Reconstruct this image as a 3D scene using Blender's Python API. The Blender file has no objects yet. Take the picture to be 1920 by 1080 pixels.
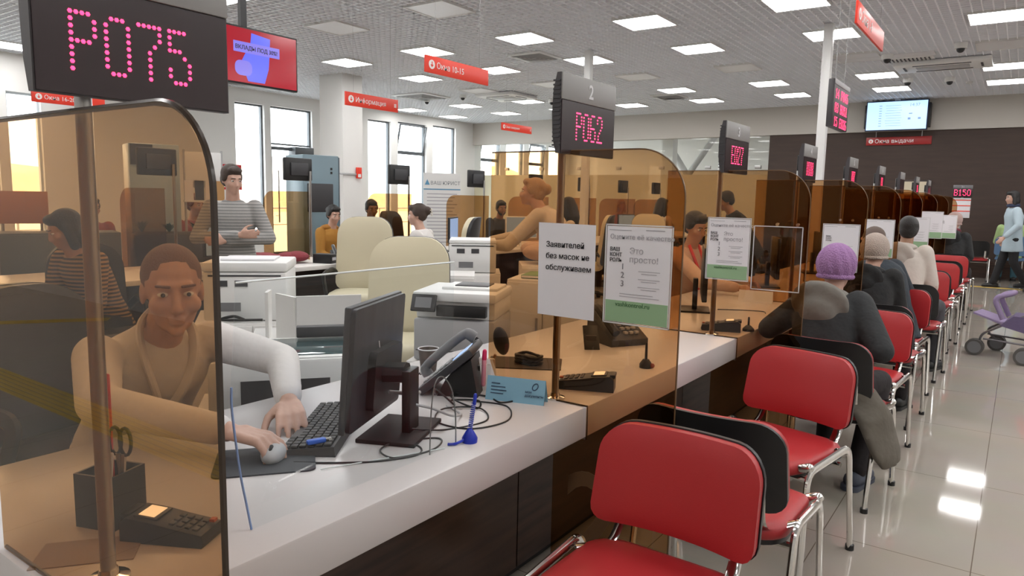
import bpy, bmesh, math, random
from mathutils import Vector, Matrix, Euler
random.seed(7)
R = math.radians
PI = math.pi
scene = bpy.context.scene
COL = scene.collection
V = Vector

# ------------------------------------------------------------------ camera, sky, exposure
EYE = V((0.0, 0.0, 1.40))
YAW, PITCH, ROLL, FPX = 0.6160, 0.1258, 0.0201, 1338.16
fw = V((-math.sin(YAW) * math.cos(PITCH), math.cos(YAW) * math.cos(PITCH), -math.sin(PITCH)))
rt = V((math.cos(YAW), math.sin(YAW), 0.0))
up = rt.cross(fw)
r2 = rt * math.cos(ROLL) + up * math.sin(ROLL)
u2 = up * math.cos(ROLL) - rt * math.sin(ROLL)
cam_data = bpy.data.cameras.new('camera')
cam = bpy.data.objects.new('camera', cam_data)
COL.objects.link(cam)
cam_data.sensor_width = 36.0
cam_data.lens = FPX / 1920.0 * 36.0
cam_data.clip_start = 0.02
cam_data.clip_end = 300
m3 = Matrix((r2, u2, -fw)).transposed()
cam.matrix_world = Matrix.Translation(EYE) @ m3.to_4x4()
scene.camera = cam

world = bpy.data.worlds.new('sky')
scene.world = world
world.use_nodes = True
wn = world.node_tree.nodes
bg = wn['Background']
bg.inputs['Color'].default_value = (0.86, 0.93, 1.0, 1)
bg.inputs['Strength'].default_value = 4.2

vs = scene.view_settings
vs.view_transform = 'Standard'
vs.look = 'None'
vs.gamma = 1.0
vs.exposure = 1.1
vs.use_curve_mapping = False
try:
    scene.cycles.max_bounces = 10
    scene.cycles.diffuse_bounces = 4
    scene.cycles.glossy_bounces = 4
    scene.cycles.transparent_max_bounces = 40
    scene.cycles.caustics_reflective = False
    scene.cycles.sample_clamp_indirect = 6.0
except Exception:
    pass
PANEL_STRENGTH = 7.0

# ------------------------------------------------------------------ materials
MATS = {}
def mat(name, color=(0.8, 0.8, 0.8), rough=0.5, metal=0.0, spec=0.5, emit=None, estr=0.0, coat=0.0, bump=0.0, bscale=60.0):
    if name in MATS:
        return MATS[name]
    m = bpy.data.materials.new(name)
    m.use_nodes = True
    nt = m.node_tree
    b = nt.nodes['Principled BSDF']
    b.inputs['Base Color'].default_value = (*color, 1)
    b.inputs['Roughness'].default_value = rough
    b.inputs['Metallic'].default_value = metal
    b.inputs['Specular IOR Level'].default_value = spec
    b.inputs['Coat Weight'].default_value = coat
    if emit:
        b.inputs['Emission Color'].default_value = (*emit, 1)
        b.inputs['Emission Strength'].default_value = estr
    if bump:
        tc = nt.nodes.new('ShaderNodeTexCoord')
        n = nt.nodes.new('ShaderNodeTexNoise')
        n.inputs['Scale'].default_value = bscale
        n.inputs['Detail'].default_value = 3
        bp = nt.nodes.new('ShaderNodeBump')
        bp.inputs['Strength'].default_value = bump
        bp.inputs['Distance'].default_value = 0.03
        nt.links.new(tc.outputs['Object'], n.inputs['Vector'])
        nt.links.new(n.outputs['Fac'], bp.inputs['Height'])
        nt.links.new(bp.outputs['Normal'], b.inputs['Normal'])
    MATS[name] = m
    return m

def noise_mix(m, c1, c2, scale=5.0, stretch=(1, 1, 1), coord='Object', detail=4):
    nt = m.node_tree
    b = nt.nodes['Principled BSDF']
    tc = nt.nodes.new('ShaderNodeTexCoord')
    mp = nt.nodes.new('ShaderNodeMapping')
    mp.inputs['Scale'].default_value = stretch
    n = nt.nodes.new('ShaderNodeTexNoise')
    n.inputs['Scale'].default_value = scale
    n.inputs['Detail'].default_value = detail
    r = nt.nodes.new('ShaderNodeValToRGB')
    r.color_ramp.elements[0].color = (*c1, 1)
    r.color_ramp.elements[1].color = (*c2, 1)
    r.color_ramp.elements[0].position = 0.3
    r.color_ramp.elements[1].position = 0.7
    nt.links.new(tc.outputs[coord], mp.inputs['Vector'])
    nt.links.new(mp.outputs['Vector'], n.inputs['Vector'])
    nt.links.new(n.outputs['Fac'], r.inputs['Fac'])
    nt.links.new(r.outputs['Color'], b.inputs['Base Color'])
    return m

def stripes(m, c1, c2, freq, axis='Z', duty=0.5):
    nt = m.node_tree
    b = nt.nodes['Principled BSDF']
    tc = nt.nodes.new('ShaderNodeTexCoord')
    sp = nt.nodes.new('ShaderNodeSeparateXYZ')
    mu = nt.nodes.new('ShaderNodeMath'); mu.operation = 'MULTIPLY'; mu.inputs[1].default_value = freq
    fr = nt.nodes.new('ShaderNodeMath'); fr.operation = 'FRACT'
    gt = nt.nodes.new('ShaderNodeMath'); gt.operation = 'GREATER_THAN'; gt.inputs[1].default_value = duty
    mx = nt.nodes.new('ShaderNodeMix'); mx.data_type = 'RGBA'
    mx.inputs[6].default_value = (*c1, 1); mx.inputs[7].default_value = (*c2, 1)
    nt.links.new(tc.outputs['Object'], sp.inputs[0])
    nt.links.new(sp.outputs[axis], mu.inputs[0])
    nt.links.new(mu.outputs[0], fr.inputs[0])
    nt.links.new(fr.outputs[0], gt.inputs[0])
    nt.links.new(gt.outputs[0], mx.inputs[0])
    nt.links.new(mx.outputs[2], b.inputs['Base Color'])
    return m

def clear_mat(name, tint, ior=1.45, gloss=1.0, rough=0.0):
    """A see-through sheet: tinted transparency on both faces, mirror-like Fresnel reflection on the face towards the light."""
    if name in MATS:
        return MATS[name]
    m = bpy.data.materials.new(name)
    m.use_nodes = True
    nt = m.node_tree
    nt.nodes.clear()
    out = nt.nodes.new('ShaderNodeOutputMaterial')
    tr = nt.nodes.new('ShaderNodeBsdfTransparent'); tr.inputs['Color'].default_value = (*tint, 1)
    gl = nt.nodes.new('ShaderNodeBsdfGlossy'); gl.inputs['Roughness'].default_value = rough
    fr = nt.nodes.new('ShaderNodeFresnel'); fr.inputs['IOR'].default_value = ior
    ge = nt.nodes.new('ShaderNodeNewGeometry')
    inv = nt.nodes.new('ShaderNodeMath'); inv.operation = 'SUBTRACT'; inv.inputs[0].default_value = 1.0
    mu = nt.nodes.new('ShaderNodeMath'); mu.operation = 'MULTIPLY'
    mg = nt.nodes.new('ShaderNodeMath'); mg.operation = 'MULTIPLY'; mg.inputs[1].default_value = gloss
    mx = nt.nodes.new('ShaderNodeMixShader')
    nt.links.new(ge.outputs['Backfacing'], inv.inputs[1])
    nt.links.new(fr.outputs['Fac'], mu.inputs[0])
    nt.links.new(inv.outputs[0], mu.inputs[1])
    nt.links.new(mu.outputs[0], mg.inputs[0])
    nt.links.new(mg.outputs[0], mx.inputs['Fac'])
    nt.links.new(tr.outputs[0], mx.inputs[1])
    nt.links.new(gl.outputs[0], mx.inputs[2])
    nt.links.new(mx.outputs[0], out.inputs['Surface'])
    MATS[name] = m
    return m

white_wall = mat('white_paint', (0.78, 0.77, 0.75), 0.7, bump=0.03, bscale=200)
grey_wall = mat('greige_paint', (0.50, 0.47, 0.43), 0.7, bump=0.03, bscale=200)
white_plastic = mat('white_plastic', (0.74, 0.74, 0.73), 0.4)
white_lam = mat('white_laminate', (0.72, 0.70, 0.68), 0.35)
white_top = mat('white_solid_surface', (0.57, 0.545, 0.545), 0.27, spec=0.5)
black_plastic = mat('black_plastic', (0.012, 0.012, 0.013), 0.4)
black_soft = mat('black_matte', (0.010, 0.010, 0.011), 0.65)
dark_grey = mat('dark_grey_plastic', (0.045, 0.045, 0.05), 0.45)
mid_grey = mat('mid_grey_plastic', (0.17, 0.17, 0.18), 0.45)
light_grey = mat('light_grey_plastic', (0.42, 0.42, 0.43), 0.45)
chrome = mat('chrome', (0.75, 0.74, 0.72), 0.12, metal=1.0)
steel = mat('brushed_steel', (0.45, 0.44, 0.43), 0.28, metal=1.0)
red_leather = mat('red_leatherette', (0.42, 0.022, 0.026), 0.42, bump=0.06, bscale=400)
cream_leather = mat('cream_leather', (0.62, 0.56, 0.40), 0.45, bump=0.05, bscale=300)
black_leather = mat('black_leather', (0.018, 0.018, 0.02), 0.4, bump=0.05, bscale=300)
brown_leather = mat('brown_leather', (0.20, 0.10, 0.05), 0.45, bump=0.05, bscale=300)
paper = mat('white_paper', (0.74, 0.73, 0.76), 0.6)
ink = mat('black_ink', (0.02, 0.02, 0.025), 0.6)
ink_grey = mat('grey_ink', (0.38, 0.37, 0.40), 0.6)
green_print = mat('green_print', (0.27, 0.43, 0.25), 0.6)
red_sign = mat('red_sign', (0.80, 0.045, 0.02), 0.35)
dark_red_sign = mat('dark_red_sign', (0.33, 0.015, 0.015), 0.35)
white_print = mat('white_print', (0.85, 0.83, 0.82), 0.5)
dark_brown = noise_mix(mat('dark_walnut', (0.05, 0.03, 0.02), 0.35), (0.022, 0.012, 0.009), (0.060, 0.032, 0.022), 3.0, (1, 1, 12))
brown_wall = noise_mix(mat('brown_panel', (0.045, 0.03, 0.025), 0.6), (0.040, 0.023, 0.017), (0.052, 0.030, 0.022), 2.0, (1, 1, 8))
brown_glass = clear_mat('bronze_tinted_acrylic', (0.755, 0.575, 0.395), 1.47)
clear_acrylic = clear_mat('clear_acrylic', (0.97, 0.985, 0.99), 1.47)
window_glass = clear_mat('window_glass', (0.97, 0.985, 0.98), 1.45)
red_led = mat('red_led', (0.8, 0.02, 0.08), 0.4, emit=(1.0, 0.035, 0.12), estr=2.0)
panel_on = mat('lit_diffuser', (0.9, 0.9, 0.9), 0.5, emit=(1.0, 0.985, 0.97), estr=PANEL_STRENGTH)
panel_off = mat('unlit_diffuser', (0.70, 0.70, 0.72), 0.4)
lattice_mat = mat('lattice_paint', (0.86, 0.88, 0.92), 0.5)
plenum_mat = mat('plenum_paint', (0.78, 0.80, 0.83), 0.8)
yellow_tac = mat('yellow_tactile', (0.62, 0.42, 0.06), 0.5)

def floor_material():
    m = mat('polished_tile', (0.4, 0.36, 0.31), 0.08)
    nt = m.node_tree
    b = nt.nodes['Principled BSDF']
    tc = nt.nodes.new('ShaderNodeTexCoord')
    mp = nt.nodes.new('ShaderNodeMapping')
    mp.inputs['Location'].default_value = (0.04, -3.16, 0)
    br = nt.nodes.new('ShaderNodeTexBrick')
    br.offset = 0.0
    br.inputs['Scale'].default_value = 1.0
    br.inputs['Brick Width'].default_value = 0.54
    br.inputs['Row Height'].default_value = 1.05
    br.inputs['Mortar Size'].default_value = 0.0022
    br.inputs['Mortar Smooth'].default_value = 0.1
    br.inputs['Color1'].default_value = (0.43, 0.385, 0.335, 1)
    br.inputs['Color2'].default_value = (0.415, 0.37, 0.325, 1)
    br.inputs['Mortar'].default_value = (0.19, 0.15, 0.12, 1)
    n = nt.nodes.new('ShaderNodeTexNoise'); n.inputs['Scale'].default_value = 3.0; n.inputs['Detail'].default_value = 6
    mx = nt.nodes.new('ShaderNodeMix'); mx.data_type = 'RGBA'; mx.blend_type = 'MULTIPLY'; mx.inputs[0].default_value = 0.15
    nt.links.new(tc.outputs['Object'], mp.inputs[0])
    nt.links.new(mp.outputs[0], br.inputs['Vector'])
    nt.links.new(tc.outputs['Object'], n.inputs['Vector'])
    nt.links.new(br.outputs['Color'], mx.inputs[6])
    nt.links.new(n.outputs['Color'], mx.inputs[7])
    nt.links.new(mx.outputs[2], b.inputs['Base Color'])
    b.inputs['Roughness'].default_value = 0.055
    b.inputs['Specular IOR Level'].default_value = 0.5
    return m
floor_mat = floor_material()

# ------------------------------------------------------------------ mesh building
def frame_z(d):
    d = d.normalized()
    a = V((0, 0, 1)) if abs(d.z) < 0.95 else V((1, 0, 0))
    x = a.cross(d).normalized()
    return x, d.cross(x)

class MB:
    def __init__(self):
        self.v = []
        self.f = []
    def add(self, vs_, fs_, M=None):
        n = len(self.v)
        self.v += [(M @ V(p)) if M is not None else V(p) for p in vs_]
        self.f += [tuple(i + n for i in q) for q in fs_]
        return self
    def box(self, c, s, bev=0.0, M=None, seg=2):
        bm = bmesh.new()
        bmesh.ops.create_cube(bm, size=1.0)
        bmesh.ops.scale(bm, vec=s, verts=bm.verts)
        if bev > 0:
            bmesh.ops.bevel(bm, geom=list(bm.edges), offset=min(bev, 0.49 * min(s)), segments=seg, profile=0.5, affect='EDGES')
        bm.verts.index_update()
        c = V(c)
        self.add([v.co + c for v in bm.verts], [[v.index for v in f.verts] for f in bm.faces], M)
        bm.free()
        return self
    def span(self, a, b, bev=0.0, M=None):
        a, b = V(a), V(b)
        return self.box((a + b) / 2, [abs(x) for x in (b - a)], bev, M)
    def loft(self, rings, caps=True, closed=False, M=None):
        n = len(rings[0])
        vs_ = [p for r in rings for p in r]
        fs_ = []
        k = len(rings)
        for i in range(k if closed else k - 1):
            a, b = i * n, ((i + 1) % k) * n
            for j in range(n):
                fs_.append((a + j, a + (j + 1) % n, b + (j + 1) % n, b + j))
        if caps and not closed:
            fs_.append(tuple(reversed(range(n))))
            fs_.append(tuple((k - 1) * n + j for j in range(n)))
        return self.add(vs_, fs_, M)
    def tube(self, pts, r, seg=8, closed=False, M=None, squash=None):
        pts = [V(p) for p in pts]
        n = len(pts)
        rs = r if isinstance(r, (list, tuple)) else [r] * n
        x, y = None, None
        rings = []
        for i in range(n):
            if closed:
                d = pts[(i + 1) % n] - pts[i - 1]
            else:
                d = pts[min(i + 1, n - 1)] - pts[max(i - 1, 0)]
            d.normalize()
            if x is None:
                x, y = frame_z(d)
            else:
                x = (x - d * x.dot(d)).normalized()
                y = d.cross(x)
            rx, ry = rs[i], rs[i]
            if squash:
                rx, ry = rs[i] * squash[0], rs[i] * squash[1]
            rings.append([pts[i] + x * rx * math.cos(2 * PI * j / seg) + y * ry * math.sin(2 * PI * j / seg) for j in range(seg)])
        return self.loft(rings, True, closed, M)
    def cyl(self, p0, p1, r0, r1=None, seg=24, M=None):
        return self.tube([p0, p1], [r0, r0 if r1 is None else r1], seg, M=M)
    def capsule(self, p0, r0, p1, r1, seg=14, M=None):
        p0, p1 = V(p0), V(p1)
        d = p1 - p0
        if d.length < 1e-6:
            d = V((0, 0, 1e-4))
        dn = d.normalized()
        pts, rs = [], []
        for a in (-85, -60, -30, 0):
            pts.append(p0 + dn * r0 * math.sin(R(a))); rs.append(r0 * math.cos(R(a)))
        for a in (0, 30, 60, 85):
            pts.append(p1 + dn * r1 * math.sin(R(a))); rs.append(r1 * math.cos(R(a)))
        x, y = frame_z(dn)
        rings = [[p + x * q * math.cos(2 * PI * j / seg) + y * q * math.sin(2 * PI * j / seg) for j in range(seg)] for p, q in zip(pts, rs)]
        return self.loft(rings, True, False, M)
    def chain(self, pts, rs, M=None, seg=14):
        for i in range(len(pts) - 1):
            self.capsule(pts[i], rs[i], pts[i + 1], rs[i + 1], seg, M)
        return self
    def ell(self, c, rad, M=None, seg=18, rings=10, rot=None):
        c = V(c)
        rr = []
        for i in range(rings + 1):
            t = -PI / 2 + PI * i / rings
            t = max(-PI / 2 + 0.02, min(PI / 2 - 0.02, t))
            rr.append([(math.cos(t) * math.cos(2 * PI * j / seg) * rad[0], math.cos(t) * math.sin(2 * PI * j / seg) * rad[1], math.sin(t) * rad[2]) for j in range(seg)])
        L = Matrix.Translation(c)
        if rot:
            L = L @ Euler(rot).to_matrix().to_4x4()
        return self.loft(rr, True, False, (M @ L) if M is not None else L)
    def lathe(self, prof, seg=32, M=None):
        rings = [[(r * math.cos(2 * PI * j / seg), r * math.sin(2 * PI * j / seg), z) for j in range(seg)] for r, z in prof]
        return self.loft(rings, True, False, M)
    def prism(self, poly, d0, d1, f, M=None):
        """poly: (u, v) outline; f(u, v, d) -> point."""
        n = len(poly)
        vs_ = [f(u, w, d0) for u, w in poly] + [f(u, w, d1) for u, w in poly]
        fs_ = [tuple(range(n)), tuple(reversed(range(n, 2 * n)))]
        fs_ += [(i, i + n, (i + 1) % n + n, (i + 1) % n) for i in range(n)]
        return self.add(vs_, fs_, M)
    def mesh(self, name, smooth=True, angle=38):
        me = bpy.data.meshes.new(name)
        me.from_pydata([tuple(v) for v in self.v], [], self.f)
        bm = bmesh.new(); bm.from_mesh(me)
        bmesh.ops.recalc_face_normals(bm, faces=bm.faces)
        bm.to_mesh(me); bm.free()
        if smooth:
            me.polygons.foreach_set('use_smooth', [True] * len(me.polygons))
            me.set_sharp_from_angle(angle=R(angle))
        me.update()
        return me
    def build(self, name, m, parent=None, smooth=True, angle=38):
        return link(name, self.mesh(name, smooth, angle), m, parent)

def link(name, me, m, parent=None):
    if m is not None:
        me.materials.clear()
        me.materials.append(m)
    o = bpy.data.objects.new(name, me)
    COL.objects.link(o)
    if parent is not None:
        o.parent = parent
    return o

def tag(o, label=None, cat=None, group=None, kind=None):
    if label: o['label'] = label
    if cat: o['category'] = cat
    if group: o['group'] = group
    if kind: o['kind'] = kind
    return o

def thing(name, label, cat, loc=(0, 0, 0), rz=0.0, group=None):
    o = bpy.data.objects.new(name, None)
    o.empty_display_size = 0.1
    COL.objects.link(o)
    o.location = loc
    o.rotation_euler = (0, 0, rz)
    return tag(o, label, cat, group)

def struct(o):
    o['kind'] = 'structure'
    return o

def dup(root, loc, rz, label=None, group=None):
    r = root.copy(); COL.objects.link(r)
    r.location = loc; r.rotation_euler = (0, 0, rz)
    if label: r['label'] = label
    if group: r['group'] = group
    for ch in list(root.children):
        c = ch.copy(); COL.objects.link(c); c.parent = r
        for g in ch.children:
            d = g.copy(); COL.objects.link(d); d.parent = c
    return r

def fillet(pts, rad, n=5):
    pts = [V(p) for p in pts]
    out = [pts[0]]
    for i in range(1, len(pts) - 1):
        a, b, c = pts[i - 1], pts[i], pts[i + 1]
        r = min(rad, (a - b).length * 0.49, (c - b).length * 0.49)
        p, q = b + (a - b).normalized() * r, b + (c - b).normalized() * r
        for k in range(n + 1):
            t = k / n
            out.append(p * (1 - t) ** 2 + b * 2 * t * (1 - t) + q * t * t)
    out.append(pts[-1])
    return out

def spline(pts, n=8):
    pts = [V(p) for p in pts]
    out = []
    for i in range(len(pts) - 1):
        p0, p1, p2, p3 = pts[max(i - 1, 0)], pts[i], pts[i + 1], pts[min(i + 2, len(pts) - 1)]
        for k in range(n):
            t = k / n
            out.append(0.5 * ((2 * p1) + (p2 - p0) * t + (2 * p0 - 5 * p1 + 4 * p2 - p3) * t * t + (3 * p1 - p0 - 3 * p2 + p3) * t ** 3))
    out.append(pts[-1])
    return out

def rrect(w, h, r, n=5, cx=0, cy=0):
    out = []
    for sx, sy, a0 in ((1, 1, 0), (-1, 1, 90), (-1, -1, 180), (1, -1, 270)):
        for k in range(n + 1):
            a = R(a0 + 90 * k / n)
            out.append((cx + sx * (w / 2 - r) + r * math.cos(a), cy + sy * (h / 2 - r) + r * math.sin(a)))
    return out

def front(u, w, d):          # a flat thing facing local -Y
    return (u, -d, w)

def text_mesh(s, size, depth=0.0008, align='LEFT', bold=0.0, wide=1.0):
    cu = bpy.data.curves.new('text', 'FONT')
    cu.body = s
    cu.size = size
    cu.align_x = align
    cu.extrude = depth
    cu.offset = bold
    cu.resolution_u = 3
    o = bpy.data.objects.new('text_tmp', cu)
    COL.objects.link(o)
    dg = bpy.context.evaluated_depsgraph_get()
    me = bpy.data.meshes.new_from_object(o.evaluated_get(dg))
    bpy.data.objects.remove(o)
    bpy.data.curves.remove(cu)
    for v in me.vertices:
        x, y, z = v.co
        v.co = (x * wide, -z, y)
    return me

def text(s, size, m, parent, pos, name='lettering', align='LEFT', bold=0.0, wide=1.0, rot=None):
    o = link(name, text_mesh(s, size, 0.0008, align, bold, wide), m, parent)
    o.location = pos
    if rot: o.rotation_euler = rot
    return o
# ------------------------------------------------------------------ the setting
ZC = 3.55
WX = -13.5          # window wall
FY = 16.9           # far bulkhead / glass wall
BY = 22.5           # back wall of the room behind the glass
RX, NY = 6.4, -3.2

struct(MB().span((WX - 0.3, NY - 0.2, -0.12), (RX + 0.2, BY + 0.2, 0)).build('floor', floor_mat, smooth=False))

lat = MB()
x = WX + 0.05
while x < RX:
    lat.span((x - 0.006, NY, ZC), (x + 0.006, FY, ZC + 0.045)); x += 0.1
y = NY + 0.05
while y < FY:
    lat.span((WX, y - 0.006, ZC + 0.001), (RX, y + 0.006, ZC + 0.045)); y += 0.1
lat_o = struct(lat.build('ceiling', lattice_mat, smooth=False))
struct(MB().span((WX - 0.2, NY - 0.2, ZC + 0.16), (RX + 0.2, FY, ZC + 0.24)).build('ceiling', plenum_mat, smooth=False))
struct(MB().span((WX - 0.2, FY, ZC), (RX + 0.2, BY + 0.2, ZC + 0.2)).build('ceiling', white_wall, smooth=False))

# window wall: openings (y0, y1, z0, z1)
OPEN = [(3.0, 4.72, 0.5, 2.95), (4.86, 5.36, 0.5, 2.95), (8.99, 9.70, 0.55, 3.27), (9.86, 10.98, 0.0, 3.28), (12.71, 13.51, 0.25, 3.28),
        (13.76, 14.87, 0.25, 3.32), (15.13, 16.12, 0.25, 3.35), (17.3, 18.3, 0.6, 3.2), (18.6, 19.6, 0.6, 3.2), (19.9, 20.9, 0.6, 3.2), (21.1, 22.1, 0.6, 3.2)]
ww = MB()
yy = NY
for (a, b, z0, z1) in OPEN:
    ww.span((WX - 0.22, yy, 0), (WX, a, ZC + 0.16))
    if z0 > 0:
        ww.span((WX - 0.22, a, 0), (WX, b, z0))
    ww.span((WX - 0.22, a, z1), (WX, b, ZC + 0.16))
    yy = b
ww.span((WX - 0.22, yy, 0), (WX, BY, ZC + 0.16))
struct(ww.build('wall_left', white_wall, smooth=False))
sill = MB()
for (a, b, z0, z1) in OPEN:
    if z0 > 0.3:
        sill.span((WX - 0.05, a - 0.1, z0 - 0.04), (WX + 0.12, b + 0.1, z0 - 0.001), 0.006)
struct(sill.build('trim_1', white_plastic))
frame_dark = mat('dark_window_frame', (0.10, 0.11, 0.12), 0.4)
frame_blue = mat('pale_window_frame', (0.55, 0.60, 0.64), 0.4)

def win_frame(y0, y1, z0, z1, w=0.035, d=0.07, xc=WX - 0.11):
    f = MB()
    f.span((xc - d / 2, y0, z0), (xc + d / 2, y0 + w, z1)); f.span((xc - d / 2, y1 - w, z0), (xc + d / 2, y1, z1))
    f.span((xc - d / 2, y0 + w, z0), (xc + d / 2, y1 - w, z0 + w)); f.span((xc - d / 2, y0 + w, z1 - w), (xc + d / 2, y1 - w, z1))
    return f
def pane(y0, y1, z0, z1, xc=WX - 0.11):
    return MB().span((xc - 0.004, y0, z0), (xc + 0.004, y1, z1))
for i, (a, b, z0, z1) in enumerate(OPEN):
    n = i + 1
    if i == 3:
        fr = struct(win_frame(a, b, 2.46, z1).build('window_%d' % n, frame_dark, smooth=False))
        pane(a, b, 2.46, z1).build('pane', window_glass, fr, smooth=False)
        dr = struct(win_frame(a, b, 0.02, 2.42, 0.07).build('door_1', frame_dark, smooth=False))
        pane(a, b, 0.02, 2.42).build('pane', window_glass, dr, smooth=False)
        h = MB().tube([(WX + 0.02, a + 0.16, 0.75), (WX + 0.02, a + 0.16, 1.9)], 0.016)
        for hz in (0.9, 1.75):
            h.tube([(WX + 0.02, a + 0.16, hz), (WX - 0.1, a + 0.16, hz)], 0.01)
        h.build('door_handle', steel, dr)
        MB().span((WX - 0.2, a + 0.6, 2.25), (WX + 0.05, b, 2.44), 0.01).build('door_closer', frame_dark, dr)
        continue
    fr = struct(win_frame(a, b, z0, z1).build('window_%d' % n, frame_dark if i > 1 else frame_blue, smooth=False))
    if i in (5, 7, 9):
        zt = z0 + (z1 - z0) * 0.74
        MB().span((WX - 0.145, a, zt - 0.03), (WX - 0.075, b, zt + 0.03)).build('transom_bar', frame_dark, fr, smooth=False)
        pane(a, b, z0, zt).build('pane', window_glass, fr, smooth=False)
        sash = win_frame(a + 0.04, b - 0.04, zt + 0.03, z1 - 0.04, 0.03, 0.04)
        q = V((WX - 0.11, 0, zt + 0.03)); tilt = Matrix.Translation(q) @ Matrix.Rotation(R(12), 4, 'Y') @ Matrix.Translation(-q)
        s2 = MB().add(sash.v, sash.f, tilt)
        so = s2.build('tilted_sash', frame_dark, fr, smooth=False)
        pv = pane(a + 0.06, b - 0.06, zt + 0.05, z1 - 0.06)
        MB().add(pv.v, pv.f, tilt).build('pane', window_glass, so, smooth=False)
    elif i in (0,):
        MB().span((WX - 0.145, a, 1.85), (WX - 0.075, b, 1.93)).build('transom_bar', frame_blue, fr, smooth=False)
        MB().span((WX - 0.145, a + 0.85, z0), (WX - 0.075, a + 0.93, 1.85)).build('mullion', frame_blue, fr, smooth=False)
        pane(a, b, z0, z1).build('pane', window_glass, fr, smooth=False)
    else:
        pane(a, b, z0, z1).build('pane', window_glass, fr, smooth=False)

# other walls
struct(MB().span((WX - 0.2, BY, 0), (RX + 0.2, BY + 0.2, ZC + 0.2)).build('wall_back', white_wall, smooth=False))
struct(MB().span((WX - 0.2, NY - 0.2, 0), (RX + 0.2, NY, ZC + 0.2)).build('wall_near', white_wall, smooth=False))
struct(MB().span((RX, NY, 0), (RX + 0.2, BY, ZC + 0.2)).build('wall_right', white_wall, smooth=False))
struct(MB().span((WX, FY, 2.93), (RX, FY + 0.25, ZC + 0.16)).build('trim_2', grey_wall, smooth=False))
struct(MB().span((-4.86, FY + 0.06, 0), (RX, FY + 0.22, 2.93)).build('wall_far', brown_wall, smooth=False))
struct(MB().span((-4.86, FY + 0.035, 0), (RX, FY + 0.06, 0.35)).build('baseboard_far', dark_brown, smooth=False))
gw = MB()
gx = WX
while gx < -4.9:
    gw.span((gx + 0.004, FY + 0.1, 0.02), (min(gx + 1.2, -4.87) - 0.004, FY + 0.112, 2.92)); gx += 1.2
g_o = struct(gw.build('window_20', window_glass, smooth=False))
film = MB().span((WX, FY + 0.113, 0.0), (-4.87, FY + 0.118, 2.05))
film.build('frosted_film', mat('cream_film', (0.62, 0.54, 0.40), 0.6), g_o, smooth=False)
gx = WX + 1.2
while gx < -4.9:
    MB().span((gx - 0.07, FY + 0.08, 2.18), (gx + 0.07, FY + 0.13, 2.26), 0.004).build('glass_clamp', steel, g_o); gx += 1.2
struct(MB().span((-7.9, 17.9, 0), (-7.6, 18.2, ZC)).build('trim_3', white_wall, smooth=False))
brace = MB().tube([(-8.6, 19.0, 3.55), (-7.6, 19.0, 2.1)], 0.08, 10).tube([(-6.6, 19.0, 3.55), (-7.6, 19.0, 2.1)], 0.08, 10).tube([(-7.6, 19, 2.15), (-7.6, 19, 0)], 0.1, 10)
struct(brace.build('trim_4', mat('brace_paint', (0.55, 0.55, 0.55), 0.5)))

# big white column and two slim posts
struct(MB().span((-10.75, 8.92, 0), (-10.13, 9.40, ZC + 0.05), 0.004).build('trim_5', white_wall))
struct(MB().box((-5.36, 9.40, ZC / 2), (0.10, 0.10, ZC), 0.006).build('trim_6', white_plastic))
struct(MB().box((-2.09, 9.46, ZC / 2), (0.105, 0.105, ZC), 0.006).build('trim_7', white_plastic))

# tactile strips on the floor
def tactile(name, label, a, b, w):
    a, b = V(a), V(b); d = (b - a).normalized(); s = V((-d.y, d.x, 0))
    m_ = MB()
    for k in range(6):
        o = s * ((k - 2.5) * w / 6)
        p, q = a + o, b + o
        t = s * (w / 12 * 0.82)
        m_.add([p - t, q - t, q + t, p + t, p - t * .6 + V((0, 0, .004)), q - t * .6 + V((0, 0, .004)), q + t * .6 + V((0, 0, .004)), p + t * .6 + V((0, 0, .004))],
               [(0, 1, 5, 4), (1, 2, 6, 5), (2, 3, 7, 6), (3, 0, 4, 7), (4, 5, 6, 7), (3, 2, 1, 0)])
    return tag(m_.build(name, yellow_tac, smooth=False), label, 'floor strip')
tactile('tactile_strip', 'yellow tactile strip across the floor at the far end of the hall', (-0.75, 15.05, 0), (4.0, 15.25, 0), 0.14)
tactile('tactile_strip', 'wide ribbed yellow tactile strip mirrored in the nearest tinted divider', (-7.5, -1.05, 0), (3.6, -1.05, 0), 0.26)
tactile('tactile_strip', 'thin yellow tactile strip mirrored faintly behind the wide one', (-8.6, -1.9, 0), (-8.0, -2.75, 0), 0.2)

# outdoors
struct(MB().span((-90, -60, -0.7), (WX - 0.25, 90, -0.5)).build('outdoor_ground', mat('pale_paving', (0.5, 0.48, 0.45), 0.9), smooth=False))
hill = MB()
rings = []
for i in range(25):
    yv = -40 + i * 6
    h = 4.2 + 2.0 * math.sin(i * 0.9) + 1.2 * math.sin(i * 2.3)
    rings.append([(-62, yv, -0.6), (-66, yv, h * 0.7), (-72, yv, h), (-80, yv, -0.6)])
hill.loft(rings, True)
struct(hill.build('outdoor_hill', noise_mix(mat('dry_hill', (0.4, 0.3, 0.2), 0.9), (0.50, 0.33, 0.22), (0.62, 0.52, 0.42), 0.15)))
rail = MB().tube([(-16.5, -10, 1.0), (-16.5, 30, 1.0)], 0.03).tube([(-16.5, -10, 0.55), (-16.5, 30, 0.55)], 0.015)
for i in range(21):
    rail.tube([(-16.5, -10 + 2 * i, -0.5), (-16.5, -10 + 2 * i, 1.0)], 0.025)
tag(rail.build('railing', steel), 'thin metal railing outside beyond the windows', 'railing')

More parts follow.
